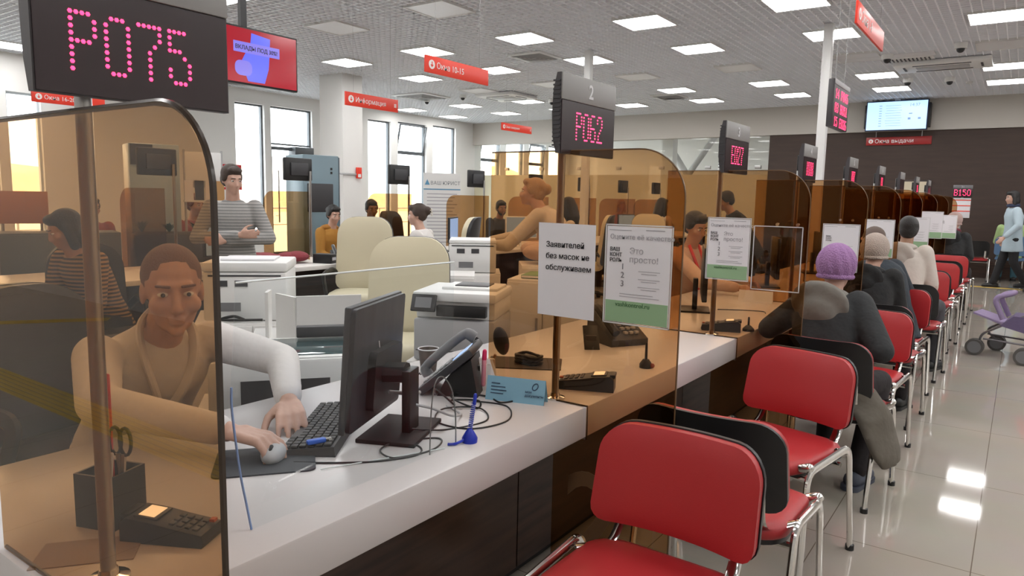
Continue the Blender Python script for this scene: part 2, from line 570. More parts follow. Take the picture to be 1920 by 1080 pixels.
# ------------------------------------------------------------------ ceiling fittings
ORD = ['first', 'second', 'third', 'fourth', 'fifth', 'sixth', 'seventh', 'eighth', 'ninth', 'tenth', 'eleventh']
GX = [-0.41 - 1.765 * i for i in range(8)] + [1.355, 3.12, 4.885]
GYS = [-2.2, -0.46, 1.28, 3.02, 4.76, 6.50, 8.24, 10.0, 11.74, 13.48, 15.12]
OFF = {(4, 5), (3, 5), (2, 8), (3, 8), (4, 8), (5, 8), (0, 8), (1, 8)}
SKIP = {(0, 5), (7, 5), (6, 5), (7, 7), (6, 7), (6, 8), (7, 8), (7, 6), (6, 6)}
def lamp_proto(on):
    t = thing('ceiling_light', '', 'ceiling light')
    f = MB()
    h, w = 0.2975, 0.012
    for s in (-1, 1):
        f.box((s * (h - w / 2), 0, 0.02), (w, 2 * h, 0.04)).box((0, s * (h - w / 2), 0.02), (2 * h - 2 * w, w, 0.04))
    f.box((0, 0, 0.05), (2 * h, 2 * h, 0.02))
    f.build('frame', white_plastic, t, smooth=False)
    MB().box((0, 0, 0.012), (2 * h - 2 * w, 2 * h - 2 * w, 0.012)).build('diffuser', panel_on if on else panel_off, t, smooth=False)
    return t
P_ON, P_OFF = lamp_proto(True), lamp_proto(False)
used = {True: False, False: False}
ROWNAME = {1: 'behind the viewer', 0: 'far behind the viewer'}
for j, gy in enumerate(GYS):
    cols = [i for i in (7, 6, 5, 4, 3, 2, 1, 0, 8, 9, 10) if (i, j) not in SKIP]
    cols = cols if 3 <= j else [i for i in cols if i in (0, 2, 4, 6, 9)]
    for k, i in enumerate(cols):
        on = (i, j) not in OFF
        lab = '%s square ceiling panel, %s from the windows, %s row from the far wall' % ('lit' if on else 'unlit grey', ORD[k], ORD[len(GYS) - 1 - j] if len(GYS) - 1 - j < 10 else 'last')
        p = P_ON if on else P_OFF
        if not used[on]:
            used[on] = True
            p.location = (GX[i], gy, ZC - 0.018); p['label'] = lab; p['group'] = 'square ceiling panels'
        else:
            dup(p, (GX[i], gy, ZC - 0.018), 0, lab, 'square ceiling panels')
for x_ in (-12, -9.5, -6):
    for y_ in (18.6, 20.8):
        dup(P_ON, (x_, y_, ZC - 0.02), 0, 'lit ceiling panel behind the far glass, %s, %s row' % ({-12: 'at the window end', -9.5: 'in the middle', -6: 'at the near end'}[x_], 'front' if y_ < 19 else 'back'), 'panels in the room behind the glass')
for y_ in (12.6,):
    t = thing('ceiling_light', 'long unlit grey ceiling strip beside the slim front post', 'ceiling light', (-1.95, 11.9, ZC - 0.018))
    MB().box((0, 0, 0.02), (1.5, 0.3, 0.03), 0.004).build('diffuser', panel_off, t)

def vent(label, x_, y_, s=0.6):
    t = thing('ceiling_vent', label, 'air vent', (x_, y_, ZC - 0.03))
    MB().box((0, 0, 0.02), (s, s, 0.03), 0.004).build('frame', white_plastic, t)
    for k in range(5):
        q = s * 0.86 * (1 - k / 5.5)
        sl = MB()
        for a in range(4):
            M_ = Matrix.Rotation(a * PI / 2, 4, 'Z')
            sl.add([(-q / 2, -q / 2, 0.0), (q / 2, -q / 2, 0.0), (q / 2 - 0.03, -q / 2 + 0.03, -0.012 - 0.0), (-q / 2 + 0.03, -q / 2 + 0.03, -0.012)], [(0, 1, 2, 3), (3, 2, 1, 0)], M_)
        sl.build('louvre', light_grey, t, smooth=False)
vent('square air vent in the ceiling left of the second window display', -6.27, 9.33)
vent('square air vent in the ceiling above the information sign', -10.85, 11.78, 0.9)
vent('small square air vent in the ceiling near the glass room', -6.16, 14.19)
t = thing('ceiling_vent', 'long slotted air vent in the ceiling beside the cassette conditioner', 'air vent', (-1.55, 12.15, ZC - 0.03))
MB().box((0, 0, 0.02), (0.62, 0.24, 0.03), 0.004).build('frame', white_plastic, t)
for k in range(11):
    MB().box((-0.26 + k * 0.052, 0, -0.001), (0.016, 0.19, 0.012)).build('slot', dark_grey, t, smooth=False)

def ac(label, x_, y_, w, d):
    t = thing('air_conditioner', label, 'air conditioner', (x_, y_, ZC - 0.06))
    MB().box((0, 0, 0.02), (w, d, 0.06), 0.012).build('panel', white_plastic, t)
    MB().box((0, 0, -0.014), (w * 0.55, d * 0.36, 0.01), 0.003).build('grille', light_grey, t)
    for s in (-1, 1):
        MB().box((0, s * d * 0.33, -0.013), (w * 0.6, 0.03, 0.008)).build('air_slot', dark_grey, t, smooth=False)
        MB().box((s * w * 0.4, 0, -0.013), (0.03, d * 0.4, 0.008)).build('air_slot', dark_grey, t, smooth=False)
ac('wide cassette air conditioner in the ceiling right of the slim post', -1.17, 12.75, 1.25, 0.75)
ac('square cassette air conditioner in the ceiling beside the second display', -9.09, 12.5, 0.95, 0.95)

def dome(label, x_, y_, s=1.0):
    t = thing('security_camera', label, 'security camera', (x_, y_, ZC))
    MB().cyl((0, 0, -0.07 * s), (0, 0, 0.0), 0.075 * s, 0.08 * s).build('housing', white_plastic, t)
    MB().ell((0, 0, -0.075 * s), (0.05 * s, 0.05 * s, 0.05 * s)).build('lens_dome', black_plastic, t)
dome('white dome camera under the ceiling left of the wide conditioner', -1.78, 11.74)
dome('white dome camera above the wide conditioner', -0.86, 11.4)
dome('white dome camera below the left end of the wide conditioner', -1.79, 14.08)
dome('white dome camera below the right end of the wide conditioner', -1.19, 14.28)
dome('white dome camera beside the second number display', -8.58, 13.49)
dome('white dome camera right of the information sign', -9.93, 12.07, 0.9)
dome('white dome camera hanging below the angled red windows sign', -11.09, 12.22, 0.9)
tag(MB().cyl((-0.95, 14.9, ZC - 0.03), (-0.95, 14.9, ZC), 0.05).build('smoke_detector', white_plastic), 'small white smoke detector on the ceiling above the wall screen', 'smoke detector')

# ------------------------------------------------------------------ red hanging signs
def arrow_disc(parent, pos, r):
    d = MB().cyl((0, 0.0, 0), (0, -0.003, 0), r, seg=24)
    o = d.build('arrow_disc', white_print, parent); o.location = pos
    a = MB().prism([(-0.12 * r, 0.6 * r), (0.12 * r, 0.6 * r), (0.12 * r, -0.05 * r), (0.5 * r, -0.05 * r), (0, -0.62 * r), (-0.5 * r, -0.05 * r), (-0.12 * r, -0.05 * r)], 0.003, 0.0045, front)
    a.build('arrow', red_sign, o, smooth=False)
def red_hanger(label, words, loc, w, h, rz, m=red_sign, tsize=None, wire=True, icon=False):
    t = thing('hanging_sign', label, 'sign', loc, rz)
    MB().box((w / 2, 0.008, -h / 2), (w, 0.016, h), 0.002).build('board', m, t)
    arrow_disc(t, (h * 0.55, 0, -h / 2), h * 0.27)
    ts = tsize or h * 0.52
    text(words, ts, white_print, t, (h * 0.98, -0.0012, -h / 2 - ts * 0.34))
    if icon:
        ic = MB()
        for a in range(3):
            for b in range(3):
                ic.box((w - h * 0.42 + a * h * 0.085, -0.001, -h * 0.5 + (b - 1) * h * 0.1), (h * 0.065, 0.002, h * 0.07))
        ic.build('pictogram', white_print, t, smooth=False)
    if wire:
        for q in (0.15, 0.85):
            MB().cyl((w * q, 0.008, 0), (w * q, 0.008, (ZC if wire is True else wire) - loc[2]), 0.0013 if wire is True else 0.008, seg=6).build('hanging_wire', light_grey, t)
    return t
RF = PI / 2
red_hanger('red hanging sign for information with white lettering near the big column', 'Инɸормация', (-6.5, 5.77, 2.585), 0.86, 0.155, RF, icon=True)
red_hanger('red hanging sign for the service windows left of the second display', 'Окна 10-15', (-4.0, 4.39, 2.525), 0.83, 0.135, RF)
red_hanger('small red hanging sign for the waiting area in front of the far bulkhead', 'Зона ожидания', (-7.0, 9.51, 2.61), 0.87, 0.12, RF, tsize=0.052, icon=True)
red_hanger('red hanging sign seen steeply at the top right, above the aisle', 'Окна 1-9', (-1.0, 5.29, 2.735), 1.07, 0.145, RF, tsize=0.10)
red_hanger('red hanging sign half hidden behind the nearest display pole', 'Окна 16-20', (-6.5, 2.52, 2.175), 0.56, 0.09, RF)
red_hanger('dark red sign for the issue windows under the wall screen', 'Окна выдачи', (-2.84, FY + 0.03, 2.815), 1.21, 0.165, 0, dark_red_sign, wire=2.935, tsize=0.115)

# ------------------------------------------------------------------ screens
screen_red = mat('screen_red', (0.3, 0.01, 0.02), 0.15, emit=(0.50, 0.008, 0.03), estr=0.16)
screen_red2 = mat('screen_red_glow', (0.3, 0.01, 0.02), 0.15, emit=(0.62, 0.01, 0.02), estr=0.2)
screen_blue = mat('screen_blue', (0.1, 0.1, 0.5), 0.15, emit=(0.09, 0.13, 0.85), estr=0.36)
screen_blue2 = mat('screen_pale_blue', (0.1, 0.1, 0.5), 0.15, emit=(0.25, 0.20, 0.62), estr=0.36)
t = thing('television', 'black hanging television with a red and blue advert, left behind the first display', 'television', (-5.3, 3.36, 2.51), RF)
W, H_ = 0.80, 0.46
MB().box((W / 2, 0.03, 0), (W, 0.06, H_), 0.008).build('casing', black_plastic, t)
MB().box((W / 2, 0.09, -0.04), (W * 0.8, 0.12, H_ * 0.8), 0.02).build('rear_housing', black_plastic, t)
sc = MB().box((W / 2, -0.001, 0), (W - 0.03, 0.002, H_ - 0.03)).build('screen', screen_red, t, smooth=False)
bl = MB().prism([(0.30, -0.20), (0.24, -0.05), (0.33, 0.11), (0.34, 0.19), (0.52, 0.17), (0.51, 0.02), (0.50, -0.08), (0.46, -0.20)], 0.002, 0.003, front)
bl.build('advert_picture', screen_blue, sc, smooth=False)
MB().prism(rrect(0.16, 0.12, 0.05, 5, 0.26, -0.1), 0.0025, 0.0032, front).build('advert_picture', screen_blue2, sc, smooth=False)
MB().prism(rrect(0.44, 0.085, 0.004, 3, 0.39, 0.065), 0.0035, 0.0045, front).build('advert_banner', screen_blue2, sc, smooth=False)
text('ВКЛАДЫ ПОД 30%!', 0.046, ink, sc, (0.185, -0.0052, 0.048), bold=0.0006, wide=0.95)
MB().span((W * 0.36, 0.06, 0.2), (W * 0.43, 0.10, ZC - 2.51)).build('ceiling_mount', black_plastic, t)

screen_lb = mat('screen_light_blue', (0.3, 0.4, 0.5), 0.2, emit=(0.42, 0.66, 0.95), estr=0.62)
screen_ink = mat('screen_ink', (0.1, 0.15, 0.3), 0.2, emit=(0.16, 0.28, 0.5), estr=0.5)
t = thing('television', 'wall screen with a pale blue queue list hanging under the ceiling at right', 'television', (-2.83, FY - 0.30, 3.215), 0)
W, H_ = 1.13, 0.60
MB().box((W / 2, 0.03, 0), (W, 0.06, H_), 0.008).build('casing', mat('blue_black', (0.01, 0.02, 0.08), 0.3), t)
MB().box((W / 2, 0.16, 0), (W * 1.06, 0.2, H_ * 0.8), 0.01).build('rear_housing', black_plastic, t)
sc = MB().box((W / 2, -0.001, 0), (W - 0.04, 0.002, H_ - 0.04)).build('screen', screen_lb, t, smooth=False)
ln = MB()
for k in range(9):
    ln.box((0.50 + 0.01 * (k % 3), -0.003, 0.20 - k * 0.05), (0.28, 0.001, 0.006))
    ln.box((0.27, -0.003, 0.20 - k * 0.05), (0.05, 0.001, 0.012))
ln.box((0.82, -0.003, 0.03), (0.06, 0.001, 0.02)); ln.box((0.98, -0.003, -0.07), (0.05, 0.001, 0.04)); ln.box((0.8, -0.003, -0.07), (0.05, 0.001, 0.04))
ln.build('queue_list', screen_ink, sc, smooth=False)
text('14:37', 0.085, screen_ink, sc, (0.79, -0.003, 0.17))
MB().span((W * 0.45, 0.03, 0.28), (W * 0.55, 0.09, ZC - 3.215)).build('ceiling_mount', steel, t)

t = thing('notice_board', 'cream panel in a dark frame on the far brown wall, behind the small displays', 'board', (-1.88, FY + 0.055, 1.72), 0)
MB().box((0, -0.012, 0), (0.62, 0.024, 0.42), 0.003).build('frame', dark_brown, t)
MB().box((0, -0.025, 0), (0.55, 0.004, 0.35)).build('panel', mat('cream_film'), t, smooth=False)
# ------------------------------------------------------------------ LED window displays
FONT = {'P': '11110 10001 10001 11110 10000 10000 10000', '0': '01110 10001 10001 10001 10001 10001 01110', '7': '11111 00001 00010 00100 00100 00100 00100',
        '5': '11110 10000 11100 00010 00001 10001 01110', '6': '01110 10000 10000 11110 10001 10001 01110', '2': '01110 10001 00001 00010 00100 01000 11111',
        'E': '11111 10000 10000 11110 10000 10000 11111', 'K': '10001 10010 10100 11000 10100 10010 10001', '8': '01110 10001 10001 01110 10001 10001 01110',
        'B': '11110 10001 10001 11110 10001 10001 11110', '1': '00100 01100 00100 00100 00100 00100 01110', '3': '01110 10001 00001 00110 00001 10001 01110',
        '9': '01110 10001 10001 01111 00001 00001 01110', 'A': '01110 10001 10001 11111 10001 10001 10001', '4': '00010 00110 01010 10010 11111 00010 00010', ' ': '00000 ' * 7}
def led_text(parent, s, x0, z0, pitch, r, zp=None, name='led_character', tall=False):
    zp = zp or pitch
    for c in s:
        m_ = MB()
        rows = FONT[c].split()
        if tall: rows = [rows[0], rows[1], rows[1], rows[2], rows[3], rows[4], rows[5], rows[5], rows[6]]
        for a, row in enumerate(rows):
            for b, q in enumerate(row):
                if q == '1':
                    px_, pz_ = x0 + b * pitch, z0 - a * zp
                    ring0 = [(px_ + r * math.cos(k * PI / 3), 0.0, pz_ + r * math.sin(k * PI / 3)) for k in range(6)]
                    ring1 = [(px_ + r * .6 * math.cos(k * PI / 3), -r * 0.6, pz_ + r * .6 * math.sin(k * PI / 3)) for k in range(6)]
                    m_.loft([ring0, ring1])
        if m_.v:
            m_.build(name, red_led, parent)
        x0 += pitch * 6
head_grey = mat('display_head_grey', (0.27, 0.265, 0.26), 0.45)
case_grey = mat('display_case', (0.055, 0.05, 0.055), 0.4)
screen_dark = mat('led_window', (0.028, 0.016, 0.018), 0.25)
num_grey = mat('number_print', (0.62, 0.62, 0.64), 0.5)
PK = [0.472 + 1.4978 * k for k in range(9)]     # window pitch along the counter
PLACE = ['nearest', 'second', 'third', 'fourth', 'fifth', 'sixth', 'seventh', 'eighth', 'ninth']
def window_display(k, num, code, y0, on=True, zt=1.812):
    w, h = (0.352 if k else 0.315), 0.245
    t = thing('number_display', 'grey LED number display of the %s window, %s' % (PLACE[k], 'glowing red ' + code if code.strip() and on else 'on its pole'), 'display', (-1.185, y0, zt), RF, 'LED displays over the counter windows')
    c = MB()
    prof = [(0.0, 0), (0.0, -h), (0.016, -h), (0.028, -h * 0.8), (0.032, -h * 0.5), (0.028, -h * 0.2), (0.016, 0)]
    c.add([(0.0, d, z_) for d, z_ in prof] + [(w, d, z_) for d, z_ in prof], [tuple(range(7)), tuple(range(13, 6, -1))] + [(i, i + 7, (i + 1) % 7 + 7, (i + 1) % 7) for i in range(7)])
    c.build('casing', case_grey, t, angle=30)
    if k in (1, 2):
        rb = MB()
        for q in range(16):
            rb.box((-0.001, 0.015, -h * (0.1 + 0.8 * q / 15)), (0.004, 0.026, h * 0.02))
        rb.build('side_ribs', dark_grey, t, smooth=False)
    MB().box((w / 2, -0.002, -h * 0.165), (w, 0.006, h * 0.33), 0.002).build('header', head_grey, t)
    MB().box((w / 2, -0.001, -h * 0.665), (w - 0.006, 0.004, h * 0.655)).build('screen', screen_dark, t, smooth=False)
    if num:
        text(num, 0.062, num_grey, t, (w / 2, -0.0058, -h * 0.165 - 0.022), 'number', 'CENTER', bold=0.0012)
    if code and on:
        pitch = 0.0076 if k else 0.0085
        zp = 0.0102 if k else 0.0104
        o = bpy.data.objects.new('led_code', None); COL.objects.link(o); o.parent = t; o.location = (0, -0.003, 0)
        n = len(code)
        x0 = (w - (n * 6 - 2) * pitch) / 2 + (0.0 if k else -0.010)
        led_text(o, code, x0, -h * (0.47 if k else 0.50), pitch, 0.0032 if k else 0.0037, zp, tall=True)
    # pole
    MB().cyl((0.088, 0.046, -h * 0.3), (0.088, 0.046, 0.731 - zt), 0.0125, seg=16).build('pole', steel, t)
    MB().lathe([(0.034, 0.731 - zt), (0.034, 0.737 - zt), (0.017, 0.741 - zt), (0.015, 0.752 - zt)], 20, Matrix.Translation((0.088, 0.046, 0))).build('flange', chrome, t)
    MB().box((0.088, 0.040, -h * 0.5), (0.05, 0.03, 0.10), 0.004).build('bracket', black_plastic, t)
    return t
CODES = [('1', 'P075'), ('2', 'P062'), ('3', 'E027'), ('4', 'K008'), ('5', 'K07'), ('6', 'E3'), ('7', ''), ('8', 'E5'), ('9', '')]
for k, (n_, c_) in enumerate(CODES):
    window_display(k, n_, c_, PK[k] - 0.055 if k else 0.462, zt=1.786)

t = thing('queue_board', 'tall grey queue board with three red LED rows hanging beside the slim post', 'display', (-1.6, 7.64, 2.62), RF)
W, H_ = 0.72, 0.46
MB().box((W / 2, 0.03, -H_ / 2), (W, 0.06, H_), 0.006).build('casing', case_grey, t)
MB().box((W / 2, -0.002, -0.025), (W, 0.006, 0.05), 0.002).build('header', light_grey, t)
for k, s in enumerate(('14 P045', '03 B051', '15 E026')):
    o = bpy.data.objects.new('led_row', None); COL.objects.link(o); o.parent = t; o.location = (0, -0.002, 0)
    led_text(o, s, 0.06, -0.09 - k * 0.135, 0.0145, 0.006, 0.014)
for q in (0.2, 0.8):
    MB().cyl((W * q, 0.03, 0), (W * q, 0.03, ZC - 2.62), 0.003, seg=6).build('hanging_wire', light_grey, t)

t = thing('number_display', 'low red LED display reading B150 on a stand before the far brown wall', 'display', (-1.06, 15.4, 1.79), 0)
MB().box((0.14, 0.03, -0.03), (0.30, 0.05, 0.06), 0.004).build('header', mid_grey, t)
text('31', 0.05, num_grey, t, (0.14, 0.003, -0.048), 'number', 'CENTER')
MB().box((0.14, 0.03, -0.14), (0.30, 0.05, 0.16), 0.004).build('casing', screen_dark, t)
o = bpy.data.objects.new('led_code', None); COL.objects.link(o); o.parent = t; o.location = (0, 0.004, 0)
led_text(o, 'B150', 0.015, -0.085, 0.0112, 0.006, 0.0165)
MB().box((0.14, 0.04, -0.41), (0.28, 0.02, 0.36), 0.003).build('notice_board', paper, t)
rl = MB()
for q in (-0.27, -0.37, -0.47):
    rl.box((0.14, 0.028, q), (0.28, 0.004, 0.016))
rl.build('red_lines', red_sign, t, smooth=False)
MB().cyl((0.14, 0.07, -0.1), (0.14, 0.07, -1.79), 0.02).build('pole', steel, t)
MB().cyl((0.14, 0.07, -1.79), (0.14, 0.07, -1.775), 0.15).build('base', dark_grey, t)

# ------------------------------------------------------------------ visitor counter
CT = 0.73
t = thing('service_counter', 'long white service counter with dark wood front running down the hall', 'counter', (0, 0, 0))
MB().span((-1.97, 0.475, CT - 0.105), (-1.10, 14.5, CT), 0.007).build('worktop', white_top, t)
for k in range(9):
    y0 = 0.50 if k == 0 else PK[k] + 0.018
    y1 = PK[k + 1] + 0.012 if k < 8 else 14.45
    MB().span((-1.40, y0, 0.09), (-1.36, y1, CT - 0.106), 0.002).build('front_panel', dark_brown, t)
MB().span((-1.9, 0.53, 0.0), (-1.44, 14.4, 0.09)).build('plinth', black_plastic, t, smooth=False)
MB().span((-1.95, 0.51, 0.0), (-1.43, 0.54, CT - 0.106)).build('end_panel', dark_brown, t, smooth=False)

edge_mat = mat('bronze_edge', (0.035, 0.022, 0.014), 0.2)
def divider(k):
    y0 = PK[k] + 0.010 if k else 0.49
    t = thing('glass_divider', 'brown tinted privacy divider with rounded top corner at the %s window' % PLACE[k], 'divider', (0, y0, 0), 0, 'brown tinted dividers between the windows')
    xb, xf, zt, r = -1.495, (-0.795 if k else -0.783), (1.552 if k else 1.511), (0.15 if k else 0.115)
    top = [(xb, CT + 0.002), (xb, zt)]
    for q in range(13):
        a = R(90 - 90 * q / 12)
        top.append((xf - r + r * math.cos(a), zt - r + r * math.sin(a)))
    top += [(xf, 0.10), (-1.215, 0.10), (-1.215, CT - 0.108), (-1.094, CT - 0.108), (-1.094, CT + 0.002)]
    f = lambda u, w_, d: (u, d, w_)
    MB().prism(top, -0.004, 0.004, f).build('sheet', brown_glass, t, smooth=False)
    path = [(p[0], 0, p[1]) for p in top[1:16]] + [(xf, 0, 0.10)]
    MB().tube(path, 0.0046 if k == 0 else 0.0026, 6).build('edge', edge_mat if k == 0 else mat('bronze_edge_light', (0.16, 0.10, 0.055), 0.2), t)  # nearest edge darker: its grazing reflection is put into the colour
    MB().tube([(xb, 0, CT + 0.004), (-1.092, 0, CT + 0.004), (-1.092, 0, CT - 0.106)], 0.0032, 6).build('notch_edge', edge_mat, t)
    if k in (2, 3, 4):
        for q in (0.75, 0.98) if k == 2 else (0.72, 0.9):
            MB().cyl((-1.235 + q * 0.4, -0.007, 1.30), (-1.235 + q * 0.4, 0.007, 1.30), 0.008, seg=12).build('screw', chrome, t)
    if k == 1:
        text('2', 0.44, mat('bronze_number', (0.14, 0.075, 0.035), 0.4), t, (-1.17, -0.0062, 0.21), 'number', bold=0.004)
    return t
for k in range(9):
    divider(k)
# ------------------------------------------------------------------ visitor chairs
def shell_panel(w, h, rt_, rb_, curve, y0, y1, z0, taper=0.0, nu=16, nv=12, lean=0.0, puff=0.0):
    """curved upholstered panel between surfaces y0 (front) and y1 (rear); rounded corners."""
    def hw(v):
        z_ = v * h
        k = w / 2 * (1 - taper * v)
        if z_ > h - rt_:
            q = z_ - (h - rt_); k -= rt_ - math.sqrt(max(rt_ * rt_ - q * q, 0))
        if z_ < rb_:
            q = rb_ - z_; k -= rb_ - math.sqrt(max(rb_ * rb_ - q * q, 0))
        return k
    vv = [0.0, 0.015, 0.05, 0.1] + [0.1 + 0.8 * i / nv for i in range(1, nv)] + [0.9, 0.94, 0.97, 0.99, 1.0]
    m_ = MB()
    F, B = [], []
    for v in vv:
        a, b = [], []
        for i in range(nu + 1):
            u = -1 + 2 * i / nu
            x = u * hw(v)
            yc = -curve * (x / (w / 2)) ** 2 + lean * v
            pf = puff * (1 - u ** 4) * (1 - (2 * v - 1) ** 4)
            a.append(V((x, yc + y0 - pf, z0 + v * h)))
            b.append(V((x, yc + y1, z0 + v * h)))
        F.append(a); B.append(b)
    n = nu + 1
    vs_ = [p for r in F for p in r] + [p for r in B for p in r]
    off = len(vv) * n
    fs_ = []
    for i in range(len(vv) - 1):
        for j in range(nu):
            q = i * n + j
            fs_.append((q, q + 1, q + 1 + n, q + n))
            fs_.append((off + q + n, off + q + 1 + n, off + q + 1, off + q))
    for i in range(len(vv) - 1):
        for j in (0, nu):
            q = i * n + j
            fs_.append((q, q + n, off + q + n, off + q))
    for i in (0, len(vv) - 1):
        for j in range(nu):
            q = i * n + j
            fs_.append((q, off + q, off + q + 1, q + 1))
    m_.add(vs_, fs_)
    return m_

def make_visitor_chair():
    t = thing('visitor_chair', '', 'chair')
    # seat: rounded cushion with a rolled front edge
    s = MB()
    rings = []
    for zz, gr in ((0.408, -0.02), (0.411, -0.004), (0.420, 0.0), (0.436, 0.0), (0.447, -0.006), (0.454, -0.03), (0.456, -0.08)):
        ring = []
        for (u, w_) in rrect(0.455 + 2 * gr, 0.42 + 2 * gr, 0.10 + gr * 0.5, 6, 0, -0.03):
            drop = 0.022 * max(0.0, (-w_ - 0.12) / 0.12) ** 2
            ring.append((u, w_, zz - drop))
        rings.append(ring)
    s.loft(rings)
    s.build('seat', red_leather, t, angle=60)
    sp_ = MB()
    sp_.loft([[(u, w_, zz) for (u, w_) in rrect(0.44, 0.40, 0.10, 6, 0, -0.03)] for zz in (0.392, 0.4075)])
    sp_.build('seat_pan', black_plastic, t)
    shell_panel(0.462, 0.272, 0.080, 0.045, 0.045, 0.165, 0.192, 0.506, 0.03, lean=0.055, puff=0.012).build('backrest', red_leather, t, angle=50)
    shell_panel(0.470, 0.280, 0.085, 0.05, 0.045, 0.1925, 0.206, 0.502, 0.03, lean=0.055).build('back_shell', black_plastic, t, angle=50)
    for sx in (-1, 1):
        f = MB().tube(fillet([(sx * 0.262, -0.245, 0.012), (sx * 0.25, -0.205, 0.425), (sx * 0.25, 0.12, 0.455), (sx * 0.248, 0.205, 0.012)], 0.055, 6), 0.0135, 10, squash=(1.25, 0.8))
        fr = f.build('side_frame', chrome, t)
        for p in ((sx * 0.262, -0.245), (sx * 0.248, 0.205)):
            MB().cyl((p[0], p[1], 0.0), (p[0], p[1], 0.022), 0.017, seg=12).build('foot_cap', black_plastic, fr)
        MB().tube(fillet([(sx * 0.235, 0.06, 0.445), (sx * 0.17, 0.14, 0.435), (sx * 0.168, 0.196, 0.48), (sx * 0.166, 0.214, 0.60)], 0.03, 4), 0.011, 8, squash=(1.5, 0.55)).build('back_support', chrome, t)
        MB().capsule((sx * 0.245, -0.19, 0.44), 0.018, (sx * 0.215, -0.19, 0.43), 0.016).build('frame_joint', chrome, t)
    MB().tube([(-0.235, -0.17, 0.382), (0.235, -0.17, 0.382)], 0.011).tube([(-0.235, 0.09, 0.382), (0.235, 0.09, 0.382)], 0.011).build('crossbar', chrome, t)
    return t
CH = make_visitor_chair()
spots = [  # x, y, degrees, label
    (-0.695, 1.575, -1, 'red visitor chair nearest the camera, cut by the lower picture edge'),
    (-0.71, 2.235, 180, 'visitor chair showing its black shell right behind the nearest red chair'),
    (-0.745, 2.93, -14, 'empty red visitor chair with its whole front seen, before the purple-hatted woman'),
    (-0.70, 3.715, 175, 'visitor chair under the woman in the purple knitted hat'),
    (-0.70, 4.47, -8, 'red visitor chair partly hidden behind the grey hooded coat'),
    (-0.71, 5.21, 177, 'visitor chair under the woman in the cream knitted hat'),
    (-0.74, 5.86, -9, 'red visitor chair under the man in the dark navy jacket'),
    (-0.70, 6.71, 178, 'black-backed visitor chair under the person in the white hooded top'),
    (-0.74, 7.70, -4, 'red visitor chair beyond the white hooded top, front towards the camera'),
    (-0.72, 8.28, 176, 'black-backed visitor chair next beyond the white hooded top'),
    (-0.74, 8.96, -6, 'red visitor chair at the sixth divider, seen small in the row'),
    (-0.72, 9.80, 178, 'black-backed visitor chair at the seventh divider, seen small in the row'),
    (-0.74, 10.5, -6, 'red visitor chair at the seventh divider, front of the black pair'),
    (-0.72, 11.2, 177, 'visitor chair under the far person with a pink hat'),
    (-0.68, 15.95, 186, 'single red visitor chair with black back standing beyond the row, near the brown wall'),
]
for i, (x_, y_, a, lab) in enumerate(spots):
    if i == 0:
        CH.location = (x_, y_, 0); CH.rotation_euler = (0, 0, R(a)); tag(CH, lab, None, 'visitor chairs along the counter')
    else:
        dup(CH, (x_, y_, 0), R(a), lab, 'visitor chairs along the counter')
t = thing('blue_chair', 'blue plastic chair beneath the person in green at the far wall', 'chair', (-0.12, 16.28, 0), 0)
shell_panel(0.5, 0.36, 0.1, 0.05, 0.03, -0.2, -0.18, 0.52, lean=-0.04).build('backrest', mat('blue_fabric', (0.10, 0.19, 0.33), 0.7), t)
MB().box((0, 0.05, 0.45), (0.46, 0.44, 0.05), 0.02).build('seat', MATS['blue_fabric'], t)
for sx in (-1, 1):
    for sy in (-0.16, 0.22):
        MB().cyl((sx * 0.2, sy, 0), (sx * 0.2, sy, 0.43), 0.012, seg=10).build('leg', chrome, t)

# ------------------------------------------------------------------ office chairs
def make_office_chair(name, face, rear, h=1.12, w=0.52, arm=True):
    t = thing(name, '', 'chair')
    zb = 0.50
    bh = h - zb
    shell_panel(w, bh, 0.16, 0.08, 0.05, 0.20, 0.25, zb, 0.06, nu=16, lean=0.07, puff=0.03).build('backrest', face, t, angle=60)
    shell_panel(w + 0.006, bh + 0.004, 0.163, 0.08, 0.05, 0.251, 0.285, zb - 0.002, 0.06, nu=16, lean=0.07).build('back_cover', rear, t, angle=60)
    path = []
    for q in range(25):
        u = -1 + 2 * q / 24
        path.append((u * w / 2 * 0.86, -0.05 * (u * 0.86) ** 2 + 0.245, zb + 0.02))
    s = MB()
    rings = []
    for zz, g in ((0.42, -0.03), (0.425, 0.0), (0.48, 0.005), (0.515, -0.015), (0.525, -0.07)):
        rings.append([(u, w_, zz) for u, w_ in rrect(0.51 + 2 * g, 0.50 + 2 * g, 0.12, 6, 0, -0.06)])
    s.loft(rings).build('seat', face, t, angle=60)
    if arm:
        for sx in (-1, 1):
            MB().tube(fillet([(sx * 0.25, -0.05, 0.44), (sx * 0.30, -0.05, 0.46), (sx * 0.30, -0.16, 0.68), (sx * 0.29, 0.12, 0.70), (sx * 0.24, 0.22, 0.62)], 0.06, 5), 0.021, 8, squash=(1.3, 0.8)).build('armrest', black_plastic, t)
    MB().cyl((0, 0, 0.1), (0, 0, 0.42), 0.028, seg=14).build('gas_lift', black_plastic, t)
    for k in range(5):
        a = R(72 * k + 10)
        lg = MB().tube([(0.03 * math.cos(a), 0.03 * math.sin(a), 0.12), (0.29 * math.cos(a), 0.29 * math.sin(a), 0.075)], [0.026, 0.018], 8).build('base_leg', black_plastic, t)
        MB().cyl((0.29 * math.cos(a) - 0.02 * math.sin(a), 0.29 * math.sin(a) + 0.02 * math.cos(a), 0.03), (0.29 * math.cos(a) + 0.02 * math.sin(a), 0.29 * math.sin(a) - 0.02 * math.cos(a), 0.03), 0.03, seg=14).build('castor', black_plastic, lg)
    return t
